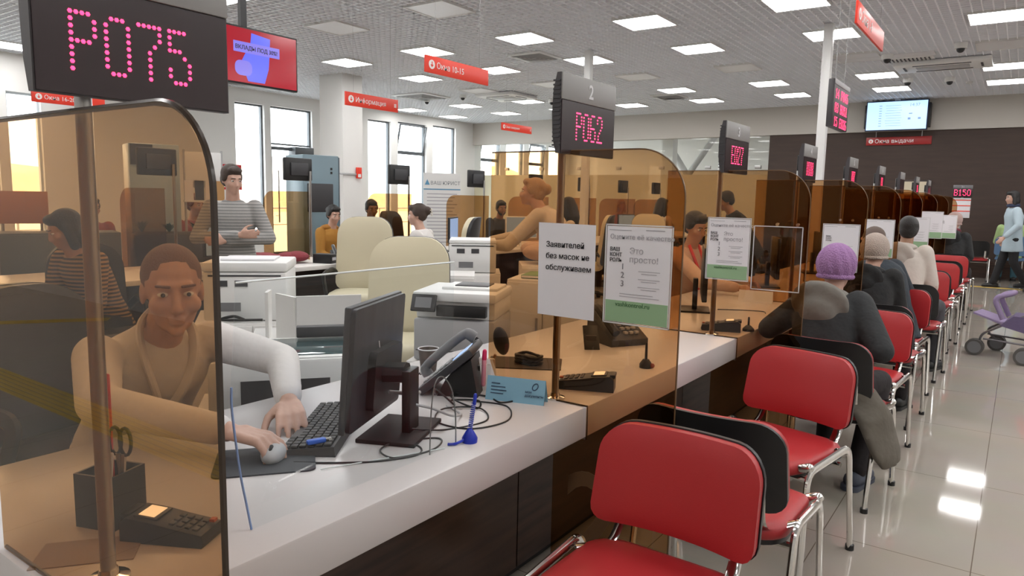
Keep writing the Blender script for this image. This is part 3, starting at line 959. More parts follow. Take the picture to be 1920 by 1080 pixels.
def at_chair(o, x_, y_, deg, lab, first=False):
    if first:
        o.location = (x_, y_, 0); o.rotation_euler = (0, 0, R(deg)); tag(o, lab); return o
    return dup(o, (x_, y_, 0), R(deg), lab)
OC = make_office_chair('office_chair', cream_leather, black_leather, 1.13, 0.54)
at_chair(OC, -3.10, 3.22, 36, 'large cream leather office chair directly behind the computer screen', True)
OC2 = make_office_chair('office_chair', cream_leather, black_leather, 1.19, 0.54)
at_chair(OC2, -4.95, 4.55, 35, 'cream leather office chair behind and left of the largest one', True)
at_chair(OC2, -4.90, 5.72, -62, 'cream leather office chair seen sideways with its black back to the right')
at_chair(OC2, -4.9, 8.75, -70, 'cream leather office chair with black back beside the slim post')
at_chair(OC2, -4.65, 10.2, 30, 'cream leather office chair in front of the blonde woman far behind the dividers')
BC = make_office_chair('office_chair', black_leather, black_leather, 1.16, 0.5)
at_chair(BC, -2.72, 5.55, -60, 'black office chair behind the clerk with the red lanyard', True)
at_chair(BC, -2.75, 7.1, -70, 'black office chair behind the counter at the fifth window')
at_chair(BC, -7.6, 7.9, 100, 'black office chair before the tall windows, beside the white stand')
at_chair(BC, -2.9, 10.3, -80, 'black office chair behind the counter at the seventh window')
BR = make_office_chair('office_chair', brown_leather, black_leather, 1.2, 0.52)
at_chair(BR, -4.4, 10.9, -60, 'brown leather office chair seen sideways behind the second divider', True)
BK = make_office_chair('office_chair', black_leather, black_leather, 1.05, 0.46)
at_chair(BK, -2.66, 1.12, 100, 'black office chair under the clerk at the nearest window', True)
at_chair(BK, -4.75, 2.10, 70, 'black office chair under the woman in the striped top')

# ------------------------------------------------------------------ second service row by the windows
desk_mat = white_lam
t = thing('service_counter', 'white service counter of the second row, before the tall windows', 'counter', (0, 0, 0))
MB().span((-6.35, 1.0, CT - 0.04), (-5.35, 15.3, CT), 0.005).build('worktop', desk_mat, t)
MB().span((-6.15, 1.1, 0.05), (-6.1, 15.2, CT - 0.041)).build('front_panel', dark_brown, t, smooth=False)
for k in range(10):
    MB().span((-6.09, 1.05 + 1.52 * k, 0), (-5.45, 1.09 + 1.52 * k, CT - 0.041)).build('side_panel', dark_brown, t, smooth=False)
SK = [3.19, 4.69, 6.19, 7.70, 9.20, 10.7, 12.2, 13.7]
SPL = ['first', 'second', 'third', 'fourth', 'fifth', 'sixth', 'seventh', 'eighth']
sd = None
for k, y_ in enumerate(SK):
    lab = 'brown tinted divider of the window-side row, %s from the left' % SPL[k]
    lab2 = 'dark display back on a pole of the window-side row, %s from the left' % SPL[k]
    t = thing('glass_divider', lab, 'divider', (-6.2, y_ + 0.05, 0), 0, 'brown tinted dividers of the window-side row')
    xb, xf, zt, r = 0.30, -0.45, 1.42, 0.15
    top = [(xb, CT + 0.002), (xb, zt)]
    for q in range(9):
        a = R(90 + 90 * q / 8)
        top.append((xf + r + r * math.cos(a), zt - r + r * math.sin(a)))
    top += [(xf, 0.1), (-0.16, 0.1), (-0.16, CT - 0.045), (-0.16, CT + 0.002)]
    MB().prism(top, -0.004, 0.004, lambda u, w_, d: (u, d, w_)).build('sheet', brown_glass, t, smooth=False)
    t = thing('number_display', lab2, 'display', (-6.20, y_, 1.765), 0, 'display backs of the window-side row')
    MB().box((-0.02, 0.17, -0.115), (0.05, 0.345, 0.235), 0.012).build('casing', black_plastic, t)
    MB().box((0.012, 0.17, -0.115), (0.02, 0.22, 0.13), 0.005).build('rear_box', dark_grey, t)
    MB().cyl((0.03, 0.29, -0.13), (0.03, 0.29, CT - 1.765), 0.013, seg=12).build('pole', steel, t)
    MB().cyl((0.03, 0.29, CT + 0.008 - 1.765), (0.03, 0.29, CT - 1.765), 0.035, seg=16).build('flange', steel, t)

# monitors, trays and papers of the second row
def monitor(label, loc, deg, w=0.48, h=0.30, name='computer_monitor', m=black_plastic):
    t = thing(name, label, 'monitor', loc, R(deg))
    MB().box((0, 0.0, 0.27), (w, 0.028, h), 0.006).build('casing', m, t)
    MB().box((0, -0.0145, 0.27), (w - 0.03, 0.002, h - 0.03)).build('screen', mat('dim_screen', (0.02, 0.02, 0.03), 0.2, emit=(0.35, 0.5, 0.75), estr=0.35), t, smooth=False)
    MB().tube([(0, 0.03, 0.0), (0, 0.04, 0.2)], 0.02, 8).build('stand', m, t)
    MB().box((0, 0.03, 0.006), (0.22, 0.16, 0.012), 0.004).build('stand_base', m, t)
    return t
monitor('black monitor on the window-side row beside the sideways office chair', (-5.66, 6.72, CT), 118)
monitor('monitor with a pale lit screen beside the standing man', (-5.62, 3.62, CT), 100)
monitor('monitor turned to the bearded man behind the second divider', (-5.6, 8.1, CT), 60, m=white_plastic)
monitor('black monitor before the blonde woman far behind the dividers', (-5.7, 11.5, CT), 80)
for i, (x_, y_, lab) in enumerate(((-5.6, 5.25, 'papers spread on the window-side row near the cream chairs'), (-5.6, 8.6, 'papers on the window-side row beside the bearded man'))):
    p = MB()
    for k in range(4):
        M_ = Matrix.Translation((x_ + 0.05 * k, y_ + 0.16 * k, CT + 0.002 + 0.002 * k)) @ Matrix.Rotation(0.4 * k, 4, 'Z')
        p.box((0, 0, 0), (0.21, 0.297, 0.0012), M=M_)
    tag(p.build('paper_sheets', paper, smooth=False), lab, 'papers')
t = thing('telephone', 'black desk phone on the window-side row beside the woman in the orange hood', 'telephone', (-5.75, 5.02, CT), R(60))
MB().add([(-.09, -.1, 0), (.09, -.1, 0), (.09, .1, 0), (-.09, .1, 0), (-.09, -.1, .02), (.09, -.1, .02), (.09, .1, .09), (-.09, .1, .09)], [(0, 1, 2, 3), (4, 5, 6, 7), (0, 1, 5, 4), (1, 2, 6, 5), (2, 3, 7, 6), (3, 0, 4, 7)]).build('body', black_plastic, t, smooth=False)
MB().tube(spline([(-.06, -.1, .06), (-.065, -.04, .085), (-.065, .04, .12), (-.06, .1, .13)]), 0.02).build('handset', black_plastic, t)
t = thing('red_bag', 'crumpled red and blue jacket lying on the window-side row', 'jacket', (-5.75, 4.22, CT + 0.001), 0)
jm = MB()
for k in range(7):
    jm.ell((random.uniform(-.14, .14), random.uniform(-.25, .25), 0.062), (0.11, 0.14, 0.04 + 0.02 * random.random()), rot=(0, 0, random.random() * 3))
jm.build('red_cloth', mat('red_cloth', (0.22, 0.03, 0.04), 0.8, bump=0.3, bscale=30), t)
MB().ell((0.02, -0.22, 0.05), (0.12, 0.12, 0.05)).build('blue_lining', mat('navy_cloth', (0.03, 0.05, 0.12), 0.85), t)
t = thing('desk_box', 'small black box with white lettering on the window-side row', 'box', (-5.52, 4.62, CT), R(20))
MB().box((0, 0, 0.045), (0.2, 0.12, 0.09), 0.006).build('body', black_plastic, t)
MB().box((0.1, 0.0, 0.045), (0.002, 0.07, 0.03)).build('print', paper, t, smooth=False)

# blue kiosk, white stand, poster, booklet, banner
kiosk_blue = mat('kiosk_blue', (0.19, 0.28, 0.33), 0.35)
t = thing('payment_kiosk', 'tall pale blue self-service kiosk beside the big white column', 'kiosk', (-7.6, 6.1, 0), R(78))
MB().box((0.06, 0, 0.95), (0.50, 0.50, 1.88), 0.015).build('body', kiosk_blue, t)
MB().box((0.04, -0.255, 1.35), (0.36, 0.02, 0.36), 0.01).build('screen', dark_grey, t)
MB().box((0.315, 0.0, 0.95), (0.01, 0.5, 1.84)).build('side_cover', mat('kiosk_side', (0.17, 0.20, 0.22), 0.4), t, smooth=False)
for q in (0, 1):
    MB().box((0.2, -0.253, 1.72 - 0.05 * q), (0.025, 0.006, 0.03)).build('slot', black_plastic, t, smooth=False)
t = thing('payment_kiosk', 'pale blue grey kiosk seen through the nearest divider, left of the white board', 'kiosk', (-7.25, 3.86, 0), R(72))
MB().box((0, 0, 0.93), (0.46, 0.36, 1.86), 0.012).build('body', mat('kiosk_pale', (0.33, 0.42, 0.48), 0.35), t)
MB().box((-0.12, -0.19, 1.75), (0.2, 0.02, 0.2)).build('top_panel', dark_grey, t, smooth=False)
t = thing('information_board', 'framed white board with leaflets behind the nearest divider', 'board', (-6.93, 4.23, 0), R(70))
for sx in (-0.18, 0.18):
    MB().cyl((sx, 0, 0), (sx, 0, 1.82), 0.012, seg=10).build('post', light_grey, t)
MB().box((0, 0, 1.62), (0.36, 0.02, 0.36), 0.003).build('panel', white_plastic, t)
MB().box((0, -0.02, 1.30), (0.40, 0.05, 0.02), 0.002).build('shelf', white_plastic, t)
for k, c_ in enumerate((paper, dark_grey, paper, mat('tan_card', (0.45, 0.25, 0.10), 0.7))):
    MB().box((-0.15 + 0.1 * k, -0.03, 1.41), (0.085, 0.02, 0.2)).build('leaflet', c_, t, smooth=False)
t = thing('planter', 'dark grey planter with low green plants behind the nearest divider', 'planter', (-6.75, 3.9, 0), R(70))
MB().box((0, 0, 0.5), (0.95, 0.35, 1.0), 0.06).build('box', dark_grey, t)
leaf = mat('leaf_green', (0.02, 0.07, 0.02), 0.5)
def plant(parent, x_, n, hgt, spread, wd):
    m_ = MB()
    for k in range(n):
        a = 2 * PI * k / n + random.random()
        q = spread * (0.5 + random.random() * 0.5)
        h = hgt * (0.6 + 0.4 * random.random())
        b = V((x_, 0, 1.0))
        tip = b + V((q * math.cos(a), q * math.sin(a) * 0.8, h))
        mid = b + V((q * 0.35 * math.cos(a), q * 0.35 * math.sin(a), h * 0.7))
        s = V((-math.sin(a), math.cos(a), 0)) * wd
        m_.add([b - s * .4, b + s * .4, mid + s, mid - s, tip, tip + V((0, 0, .002)), mid + V((0, 0, .004))], [(0, 1, 2, 3), (3, 2, 4), (2, 3, 6), (3, 4, 6), (4, 2, 6)])
    return m_.build('plant', leaf, parent, smooth=False)
plant(t, -0.38, 16, 0.12, 0.10, 0.02); plant(t, -0.14, 18, 0.10, 0.11, 0.02); plant(t, 0.1, 16, 0.11, 0.10, 0.02); plant(t, 0.3, 14, 0.28, 0.08, 0.014)
t = thing('poster', 'red poster with white lines on the window wall behind the standing man', 'poster', (WX + 0.005, 8.42, 1.71), RF)
MB().box((0.34, -0.006, 0), (0.68, 0.01, 0.52)).build('sheet', mat('poster_red', (0.55, 0.02, 0.03), 0.5), t, smooth=False)
pl_ = MB().box((0.34, -0.013, -0.03), (0.64, 0.003, 0.035))
for k in range(3):
    pl_.box((0.34, -0.013, 0.2 - 0.05 * k), (0.4, 0.002, 0.016)).box((0.34, -0.013, -0.1 - 0.05 * k), (0.4, 0.002, 0.016))
pl_.build('print', white_print, t, smooth=False)
t = thing('leaflet_holder', 'little red leaflet holder on the big white column', 'leaflet holder', (-10.125, 9.28, 1.80), RF)
MB().box((0, -0.02, 0), (0.12, 0.03, 0.2), 0.003).build('leaflet', red_sign, t)
MB().box((0, -0.037, -0.05), (0.07, 0.004, 0.06)).build('picture', paper, t, smooth=False)
MB().box((-0.25, -0.015, -0.03), (0.4, 0.02, 0.03), 0.002).build('rail', light_grey, t)
t = thing('roll_up_banner', 'white roll-up banner with a blue heading before the tall windows', 'banner', (-8.3, 9.55, 0), R(55))
MB().box((0, 0, 1.05), (0.66, 0.008, 1.5)).build('sheet', white_plastic, t, smooth=False)
MB().box((0, 0.02, 0.28), (0.72, 0.12, 0.08), 0.01).build('base', light_grey, t)
MB().cyl((0, 0.03, 0), (0, 0.03, 1.78), 0.01, seg=8).build('pole', light_grey, t)
for sx in (-0.3, 0.3):
    MB().box((sx, 0.02, 0.12), (0.05, 0.3, 0.24), 0.01).build('foot', light_grey, t)
blue_print = mat('blue_print', (0.10, 0.28, 0.45), 0.5)
MB().box((0, -0.0055, 1.52), (0.66, 0.002, 0.02)).build('stripe', blue_print, t, smooth=False)
text('ВАШ ЮРИСТ', 0.085, mat('slate_print', (0.15, 0.18, 0.2), 0.5), t, (-0.21, -0.006, 1.60))
MB().prism([(-0.31, 1.595), (-0.22, 1.595), (-0.265, 1.69)], 0.0045, 0.006, front).build('emblem', blue_print, t, smooth=False)
bl2 = MB()
for k in range(15):
    bl2.box((-0.02 * (k % 3), -0.0055, 1.44 - 0.06 * k), (0.54 - 0.04 * (k % 3), 0.002, 0.014))
bl2.build('text_lines', ink_grey, t, smooth=False)
# ------------------------------------------------------------------ cabinets and machines between the rows
def cabinet(label, x_, y_, w, d, h, deg=0, doors=2):
    t = thing('cabinet', label, 'cabinet', (x_, y_, 0), R(deg))
    MB().box((0, 0, h / 2), (w, d, h), 0.004).build('body', white_lam, t)
    for k in range(doors):
        dw = w / doors
        dr = MB().box((-w / 2 + dw * (k + .5), -d / 2 - 0.009, h / 2), (dw - 0.006, 0.016, h - 0.03), 0.002).build('door', white_lam, t)
        MB().box((-w / 2 + dw * (k + .5) + dw * 0.35, -d / 2 - 0.024, h * 0.7), (0.012, 0.014, 0.12), 0.003).build('handle', steel, dr)
    return t
cabinet('low white cabinet under the flatbed copier', -2.5, 1.88, 0.72, 0.5, 0.50, 52)
cabinet('low white cabinet under the large printer behind the second divider', -2.40, 2.95, 0.50, 0.44, 0.55, 24)
cabinet('white cabinet under the tall white copier at left', -3.75, 2.58, 0.62, 0.55, 0.66, 55)
cabinet('white cabinet carrying the low white desk screens', -3.0, 2.42, 0.6, 0.5, 0.66, 52)
cabinet('white cabinet under the small printer right of the black-backed chair', -3.52, 4.42, 0.44, 0.42, 0.82, 38)
cabinet('white cabinet right of the largest cream chair', -3.28, 3.86, 0.36, 0.34, 0.86, 38, 1)
cabinet('white cabinet before the bending woman, seen through the second divider', -2.74, 4.40, 0.50, 0.40, 0.93, 38)
t = thing('desk_screen', 'low white angled desk screen left of the computer screen', 'desk screen', (0, 0, 0.66))
a, b, c_ = V((-3.08, 2.18, 0)), V((-2.88, 2.33, 0)), V((-2.66, 2.50, 0))
for i, (p, q, hh) in enumerate(((V((-3.16, 2.28, 0)), a + V((0.0, 0.02, 0)), 0.24), (V((-3.02, 2.22, 0)), V((-2.83, 2.19, 0)), 0.24), (V((-2.83, 2.19, 0)), V((-2.66, 2.45, 0)), 0.245))):
    d = (q - p); n_ = V((-d.y, d.x, 0)).normalized() * 0.008
    MB().add([p - n_, q - n_, q + n_, p + n_, p - n_ + V((0, 0, hh)), q - n_ + V((0, 0, hh)), q + n_ + V((0, 0, hh)), p + n_ + V((0, 0, hh))], [(0, 1, 2, 3), (4, 5, 6, 7), (0, 1, 5, 4), (1, 2, 6, 5), (2, 3, 7, 6), (3, 0, 4, 7)]).build('panel', white_lam, t, smooth=False)
# flatbed copier
t = thing('copier', 'white flatbed copier with a dark glassy top behind the clerk', 'copier', (-2.50, 1.88, 0.505), R(52))
MB().box((0, 0, 0.12), (0.58, 0.44, 0.24), 0.012).build('body', white_plastic, t)
MB().box((0, 0, 0.2415), (0.56, 0.42, 0.006), 0.002).build('top_rim', white_plastic, t)
MB().box((0.05, 0.0, 0.2465), (0.42, 0.34, 0.006), 0.001).build('scan_glass', mat('scanner_glass', (0.035, 0.07, 0.075), 0.05), t)
kp = MB().box((-0.235, 0, 0.2465), (0.07, 0.34, 0.006), 0.001).build('key_panel', mid_grey, t)
kk = MB()
for a_ in range(3):
    for b_ in range(6):
        kk.box((-0.255 + 0.02 * a_, -0.12 + 0.045 * b_, 0.2515), (0.012, 0.025, 0.005))
kk.build('keys', white_plastic, kp, smooth=False)
MB().box((0.0, -0.2215, 0.1), (0.34, 0.004, 0.12)).build('paper_drawer', dark_grey, t, smooth=False)
MB().box((0.16, 0.19, 0.275), (0.24, 0.05, 0.05), 0.006).build('rear_tray', dark_grey, t)
# big printer
t = thing('printer', 'large white office printer with a tilted touch panel behind the second divider', 'printer', (-2.40, 2.95, 0.555), R(24))
MB().box((0, 0, 0.11), (0.43, 0.42, 0.22), 0.014).build('body', light_grey, t)
MB().box((0, 0.02, 0.265), (0.42, 0.40, 0.09), 0.01).build('output_bay', white_plastic, t)
MB().box((0.04, -0.19, 0.265), (0.26, 0.06, 0.055), 0.004).build('output_slot', black_plastic, t)
MB().box((0, 0.0, 0.335), (0.44, 0.42, 0.05), 0.012).build('scanner_lid', white_plastic, t)
MB().box((0.05, 0.03, 0.366), (0.30, 0.24, 0.018), 0.006).build('feeder_tray', white_plastic, t)
MB().box((0.05, 0.03, 0.377), (0.18, 0.15, 0.008), 0.002).build('feeder_slot', dark_grey, t)
tp = MB().box((0, 0, 0), (0.13, 0.018, 0.09), 0.005, M=Matrix.Translation((-0.15, -0.235, 0.305)) @ Matrix.Rotation(R(-25), 4, 'X')).build('touch_panel', black_plastic, t)
MB().box((0, -0.0095, 0), (0.085, 0.002, 0.055), M=Matrix.Translation((-0.15, -0.235, 0.305)) @ Matrix.Rotation(R(-25), 4, 'X')).build('touch_screen', mid_grey, tp, smooth=False)
lg_ = MB().cyl((0.12, -0.2105, 0.12), (0.12, -0.2125, 0.12), 0.02, seg=24).build('round_logo', dark_grey, t)
text('hp', 0.028, light_grey, lg_, (0.108, -0.2132, 0.112))
MB().box((0, -0.2115, 0.055), (0.4, 0.003, 0.004)).build('tray_seam', dark_grey, t, smooth=False)
# tall white copier
t = thing('copier', 'tall white copier with two dark slots right of the standing man', 'copier', (-3.75, 2.58, 0.665), R(45))
MB().box((0, 0, 0.14), (0.46, 0.42, 0.28), 0.012).build('body', white_plastic, t)
MB().box((0, 0, 0.31), (0.47, 0.43, 0.055), 0.012).build('lid', white_plastic, t)
MB().box((0, -0.2115, 0.26), (0.4, 0.003, 0.01)).build('seam', dark_grey, t, smooth=False)
for sx in (-0.13, -0.02):
    MB().box((sx, -0.2115, 0.215), (0.07, 0.004, 0.035)).build('slot', dark_grey, t, smooth=False)
MB().box((-0.09, -0.2115, 0.08), (0.13, 0.004, 0.05)).build('label_plate', mid_grey, t, smooth=False)
MB().tube(spline([(0.0, -0.25, 0.012), (-0.06, -0.24, 0.03), (-0.12, -0.25, 0.012), (0.1, -0.25, 0.01)]), 0.008).build('cable', black_plastic, t)
MB().box((0.0, 0.0, 0.3445), (0.3, 0.24, 0.012), 0.003).build('paper_stack', paper, t)
# small printer
t = thing('printer', 'small white printer with two dark slots on the cabinet left of the second divider', 'printer', (-3.50, 4.40, 0.825), R(38))
MB().box((0, 0, 0.11), (0.36, 0.36, 0.22), 0.01).build('body', white_plastic, t)
MB().box((0, 0, 0.235), (0.36, 0.36, 0.03), 0.008).build('lid', white_plastic, t)
for sx in (-0.09, 0.02):
    MB().box((sx, -0.1815, 0.165), (0.06, 0.004, 0.035)).build('slot', dark_grey, t, smooth=False)
MB().box((-0.05, -0.1815, 0.06), (0.11, 0.004, 0.045)).build('label_plate', mid_grey, t, smooth=False)
MB().box((0, -0.1815, 0.205), (0.32, 0.004, 0.008)).build('seam', dark_grey, t, smooth=False)
# beige coat over the black chair, bag
t = thing('coat', 'beige coat heaped on the white cabinet before the bending woman', 'coat', (-2.80, 4.40, 0.935), R(-60))
cm = MB()
for k in range(8):
    cm.ell((0.05 * math.cos(k * 2.1), 0.09 * math.sin(k * 1.3), 0.075 + 0.015 * (k % 3)), (0.13, 0.12, 0.06), rot=(0.12 * (k % 3), 0.12 * (k % 2), k))
cm.build('cloth', mat('beige_cloth', (0.58, 0.40, 0.30), 0.85, bump=0.35, bscale=22), t)
t = thing('document_folder', 'green document folder lying on the printer behind the paper notices', 'folder', (-2.26, 3.62, 0.94), R(20))
MB().box((0, 0, 0), (0.34, 0.24, 0.02), 0.003).build('cover', mat('folder_green', (0.12, 0.25, 0.06), 0.5), t)
MB().box((0, -0.004, 0.0), (0.332, 0.24, 0.012)).build('pages', paper, t, smooth=False)
cabinet('white cabinet under the green folder behind the second divider', -2.28, 3.62, 0.44, 0.36, 0.928, 20)

# left edge: side panel and papers beside the first window
t = thing('cabinet', 'beige wooden cabinet at the left picture edge behind the counter', 'cabinet', (-2.75, 0.50, 0), R(75))
MB().box((0, 0, 0.42), (0.5, 0.3, 0.84), 0.004).build('body', mat('beige_wood', (0.55, 0.42, 0.27), 0.5), t)
MB().box((0, -0.155, 0.42), (0.48, 0.012, 0.8), 0.002).build('door', MATS['beige_wood'], t)
t = thing('desk_board', 'orange tan board standing before the window, seen through the nearest divider', 'board', (-7.6, 2.75, 0), R(72))
MB().box((0.05, 0, 1.22), (0.42, 0.02, 0.30), 0.003).build('panel', mat('orange_tan', (0.50, 0.22, 0.10), 0.6), t)
for sx in (-0.1, 0.2):
    MB().cyl((sx, 0.012, 0), (sx, 0.012, 1.1), 0.012, seg=8).build('leg', steel, t)
cabinet('dark blue grey file cabinet behind the nearest divider', -6.95, 2.85, 0.9, 0.45, 1.02, 72)
for o in COL.objects:
    if o.type == 'EMPTY' and o.get('label', '').startswith('dark blue grey'):
        for ch in o.children:
            ch.data = ch.data.copy() if False else ch.data
            if ch.data: ch.data.materials[0] = mat('slate_laminate', (0.10, 0.12, 0.14), 0.4)
# ------------------------------------------------------------------ on the visitor counter, first window
# computer screen
SCR = math.atan2(1.545 - 1.24, -1.53 + 1.405) + 0.02      # direction of the screen's long side
t = thing('computer_monitor', 'black computer monitor seen from behind, closest to the camera on the counter', 'monitor', (-1.470, 1.395, CT), SCR)
L_ = 0.365
Mt = Matrix.Translation((0, 0, 0.21)) @ Matrix.Rotation(R(4), 4, 'X')
MB().box((0, 0, 0), (L_, 0.02, 0.345), 0.005, M=Mt).build('bezel', dark_grey, t)
rb = MB()
rb.prism(rrect(L_ - 0.006, 0.335, 0.012), -0.0095, -0.022, lambda u, w_, d: (u, d, w_), M=Mt)
back_m = noise_mix(mat('screen_back', (0.03, 0.032, 0.036), 0.38), (0.020, 0.021, 0.024), (0.045, 0.048, 0.056), 6.0, (3, 1, 1))
rb.build('rear_cover', back_m, t)
MB().prism(rrect(0.2, 0.17, 0.02, 5, 0.02, -0.05), -0.022, -0.045, lambda u, w_, d: (u, d, w_), M=Mt).build('rear_housing', black_plastic, t)
MB().box((0, 0.0105, 0), (L_ - 0.03, 0.002, 0.31), M=Mt).build('screen', mat('dim_screen'), t, smooth=False)
MB().tube([(0.0, -0.03, 0.17), (0.0, -0.105, 0.175)], 0.03, 8, squash=(1.2, 1)).build('stand_arm', black_plastic, t)
MB().box((0.0, -0.115, 0.095), (0.075, 0.026, 0.185), 0.004).build('stand_neck', black_plastic, t)
MB().box((0.0, -0.085, 0.006), (0.24, 0.17, 0.012), 0.003).build('stand_base', black_soft, t)
lg_ = MB().tube(spline([(-0.012, -0.0225, 0.055), (-0.002, -0.0225, 0.03), (0.004, -0.0225, 0.02), (0.012, -0.0225, 0.026)]), 0.0018, 6, M=Mt)
lg_.build('emblem', white_print, t)
MB().tube(spline([(0.0, -0.05, 0.115), (0.05, -0.09, 0.10), (0.12, -0.10, 0.085)]), 0.006).build('plug', light_grey, t)
# keyboard
kd = math.atan2(1.46 - 1.159, -1.677 + 1.455)
t = thing('keyboard', 'black computer keyboard in front of the computer monitor', 'keyboard', (-1.565, 1.305, CT), kd)
MB().add([(-.21, -.075, 0), (.21, -.075, 0), (.21, .075, 0), (-.21, .075, 0), (-.205, -.07, .026), (.205, -.07, .026), (.205, .07, .014), (-.205, .07, .014)],
         [(3, 2, 1, 0), (4, 5, 6, 7), (0, 1, 5, 4), (1, 2, 6, 5), (2, 3, 7, 6), (3, 0, 4, 7)]).build('body', dark_grey, t, smooth=False)
key_m = mat('key_grey', (0.028, 0.028, 0.03), 0.55)
for row in range(6):
    kk = MB()
    n = 18
    for q in range(n):
        if row == 0 and 3 < q < 9: continue
        yk = 0.055 - row * 0.0215
        kk.box((-0.192 + q * 0.0226, yk, 0.0215 - yk * 0.085 + 0.003), (0.0185, 0.0175, 0.008), 0.002)
    kk.build('key_row', key_m, t)
for sx in (-0.17, 0.17):
    MB().box((sx, -0.06, 0.0), (0.02, 0.02, 0.006)).build('foot', black_plastic, t, smooth=False)
t = thing('usb_stick', 'small blue memory stick lying on the keyboard edge', 'memory stick', (-1.435, 1.165, CT + 0.03), R(70))
MB().box((0, 0, 0.006), (0.05, 0.018, 0.012), 0.004).build('body', mat('bright_blue', (0.01, 0.10, 0.55), 0.3), t)
MB().box((0.032, 0, 0.006), (0.016, 0.012, 0.006)).build('plug', chrome, t, smooth=False)
# mouse and pad
t = thing('mouse_pad', 'dark grey mouse pad under the clerk\'s hand', 'mouse pad', (-1.495, 1.055, CT), R(52))
MB().prism(rrect(0.24, 0.19, 0.02), 0, 0.004, lambda u, w_, d: (u, w_, d)).build('cloth', mat('pad_grey', (0.05, 0.055, 0.065), 0.7), t)
t = thing('computer_mouse', 'silver grey computer mouse under the clerk\'s right hand', 'computer mouse', (-1.49, 1.075, CT + 0.0045), R(40))
MB().ell((0, 0, 0.012), (0.03, 0.052, 0.026)).build('shell', light_grey, t)
MB().capsule((0, -0.03, 0.03), 0.005, (0, -0.018, 0.036), 0.005).build('wheel', black_plastic, t)
# cup
t = thing('paper_cup', 'brown grey paper cup with a white rim on the counter by the cream chair', 'cup', (-1.80, 2.00, CT), 0)
MB().lathe([(0.001, 0.003), (0.026, 0.003), (0.027, 0.0), (0.0285, 0.0), (0.039, 0.092), (0.0375, 0.092), (0.0265, 0.006), (0.001, 0.006)], 32).build('wall', mat('cup_brown', (0.09, 0.065, 0.055), 0.6), t)
rim = [V((0.0392 * math.cos(2 * PI * k / 32), 0.0392 * math.sin(2 * PI * k / 32), 0.093)) for k in range(32)]
MB().tube(rim, 0.0022, 8, closed=True).build('rim', paper, t)
# telephone: display phone on its stand, seen from the side
t = thing('telephone', 'grey desk telephone tilted on its stand behind the computer monitor', 'telephone', (-1.57, 1.86, CT), R(-62))
Mp = Matrix.Translation((0, 0, 0.085)) @ Matrix.Rotation(R(40), 4, 'X')
MB().box((0, 0, 0), (0.20, 0.235, 0.028), 0.008, M=Mp).build('body', dark_grey, t)
MB().box((0.03, 0.075, 0.0155), (0.11, 0.06, 0.003), M=Mp).build('screen', mat('phone_screen', (0.15, 0.2, 0.28), 0.2, emit=(0.35, 0.5, 0.8), estr=0.5), t, smooth=False)
kk = MB()
for a_ in range(4):
    for b_ in range(5):
        kk.box((-0.012 + a_ * 0.026, 0.015 - b_ * 0.024, 0.017), (0.019, 0.013, 0.005), 0.001, M=Mp)
kk.build('keys', light_grey, t)
MB().tube([Mp @ p for p in spline([(-0.075, -0.11, 0.02), (-0.075, -0.095, 0.05), (-0.075, 0.0, 0.058), (-0.075, 0.09, 0.055), (-0.075, 0.11, 0.022)])], [0.02] * 8 + [0.017] * 17 + [0.021] * 8, 10).build('handset', mid_grey, t)
MB().add([(-.08, -.03, 0), (.08, -.03, 0), (.08, .11, 0), (-.08, .11, 0), (-.08, .0, .06), (.08, .0, .06), (.08, .085, .13), (-.08, .085, .13)], [(3, 2, 1, 0), (4, 5, 6, 7), (0, 1, 5, 4), (1, 2, 6, 5), (2, 3, 7, 6), (3, 0, 4, 7)]).build('stand', black_plastic, t, smooth=False)
coil = [V((-0.11 + 0.004 * math.cos(k * 1.2), -0.1 - 0.0018 * k, 0.035 + 0.004 * math.sin(k * 1.2) - 0.012 * math.sin(k * PI / 60))) for k in range(60)]
MB().tube(coil, 0.002, 6).build('coiled_cord', black_plastic, t)
# card holder block with binder clip
t = thing('card_holder', 'white paper block with a black binder clip behind the blue tent card', 'card holder', (-1.515, 1.945, CT), R(50))
MB().add([(-.06, -.035, 0), (.06, -.035, 0), (.06, .03, 0), (-.06, .03, 0), (-.06, .0, .115), (.06, .0, .10), (.06, .02, .10), (-.06, .02, .12)], [(3, 2, 1, 0), (4, 5, 6, 7), (0, 1, 5, 4), (1, 2, 6, 5), (2, 3, 7, 6), (3, 0, 4, 7)]).build('block', paper, t, smooth=False)
MB().box((-0.02, -0.02, 0.085), (0.035, 0.012, 0.02), 0.003, M=Matrix.Rotation(R(10), 4, 'X')).build('binder_clip', black_plastic, t)
for sx in (-0.03, -0.01):
    MB().tube([(sx, -0.03, 0.08), (sx - .004, -0.035, 0.105), (sx + .004, -0.035, 0.105), (sx, -0.03, 0.08)], 0.001, 6).build('clip_wire', chrome, t)
t = thing('highlighter', 'pink marker pen standing in a clear holder beside the paper block', 'marker', (-1.462, 1.905, CT), 0)
MB().capsule((0, 0, 0.03), 0.008, (0.0, 0.004, 0.115), 0.008).build('barrel', mat('pink_plastic', (0.75, 0.28, 0.36), 0.35), t)
MB().capsule((0, 0.004, 0.118), 0.0085, (0, 0.006, 0.145), 0.0075).build('cap', mat('hot_pink', (0.78, 0.03, 0.14), 0.3), t)
MB().box((0, 0.002, 0.05), (0.045, 0.03, 0.10), 0.003).build('clear_holder', clear_acrylic, t)
t = thing('hair_brush', 'black oval brush leaning by the paper block', 'brush', (-1.56, 2.06, CT), R(-40))
MB().tube([(0.0, 0, 0.02), (0.03, 0.02, 0.10)], 0.005, 8).build('handle', mat('wood_handle', (0.35, 0.2, 0.12), 0.5), t)
MB().ell((0.055, 0.035, 0.155), (0.018, 0.028, 0.062), rot=(0.3, 0.35, 0)).build('head', black_plastic, t)
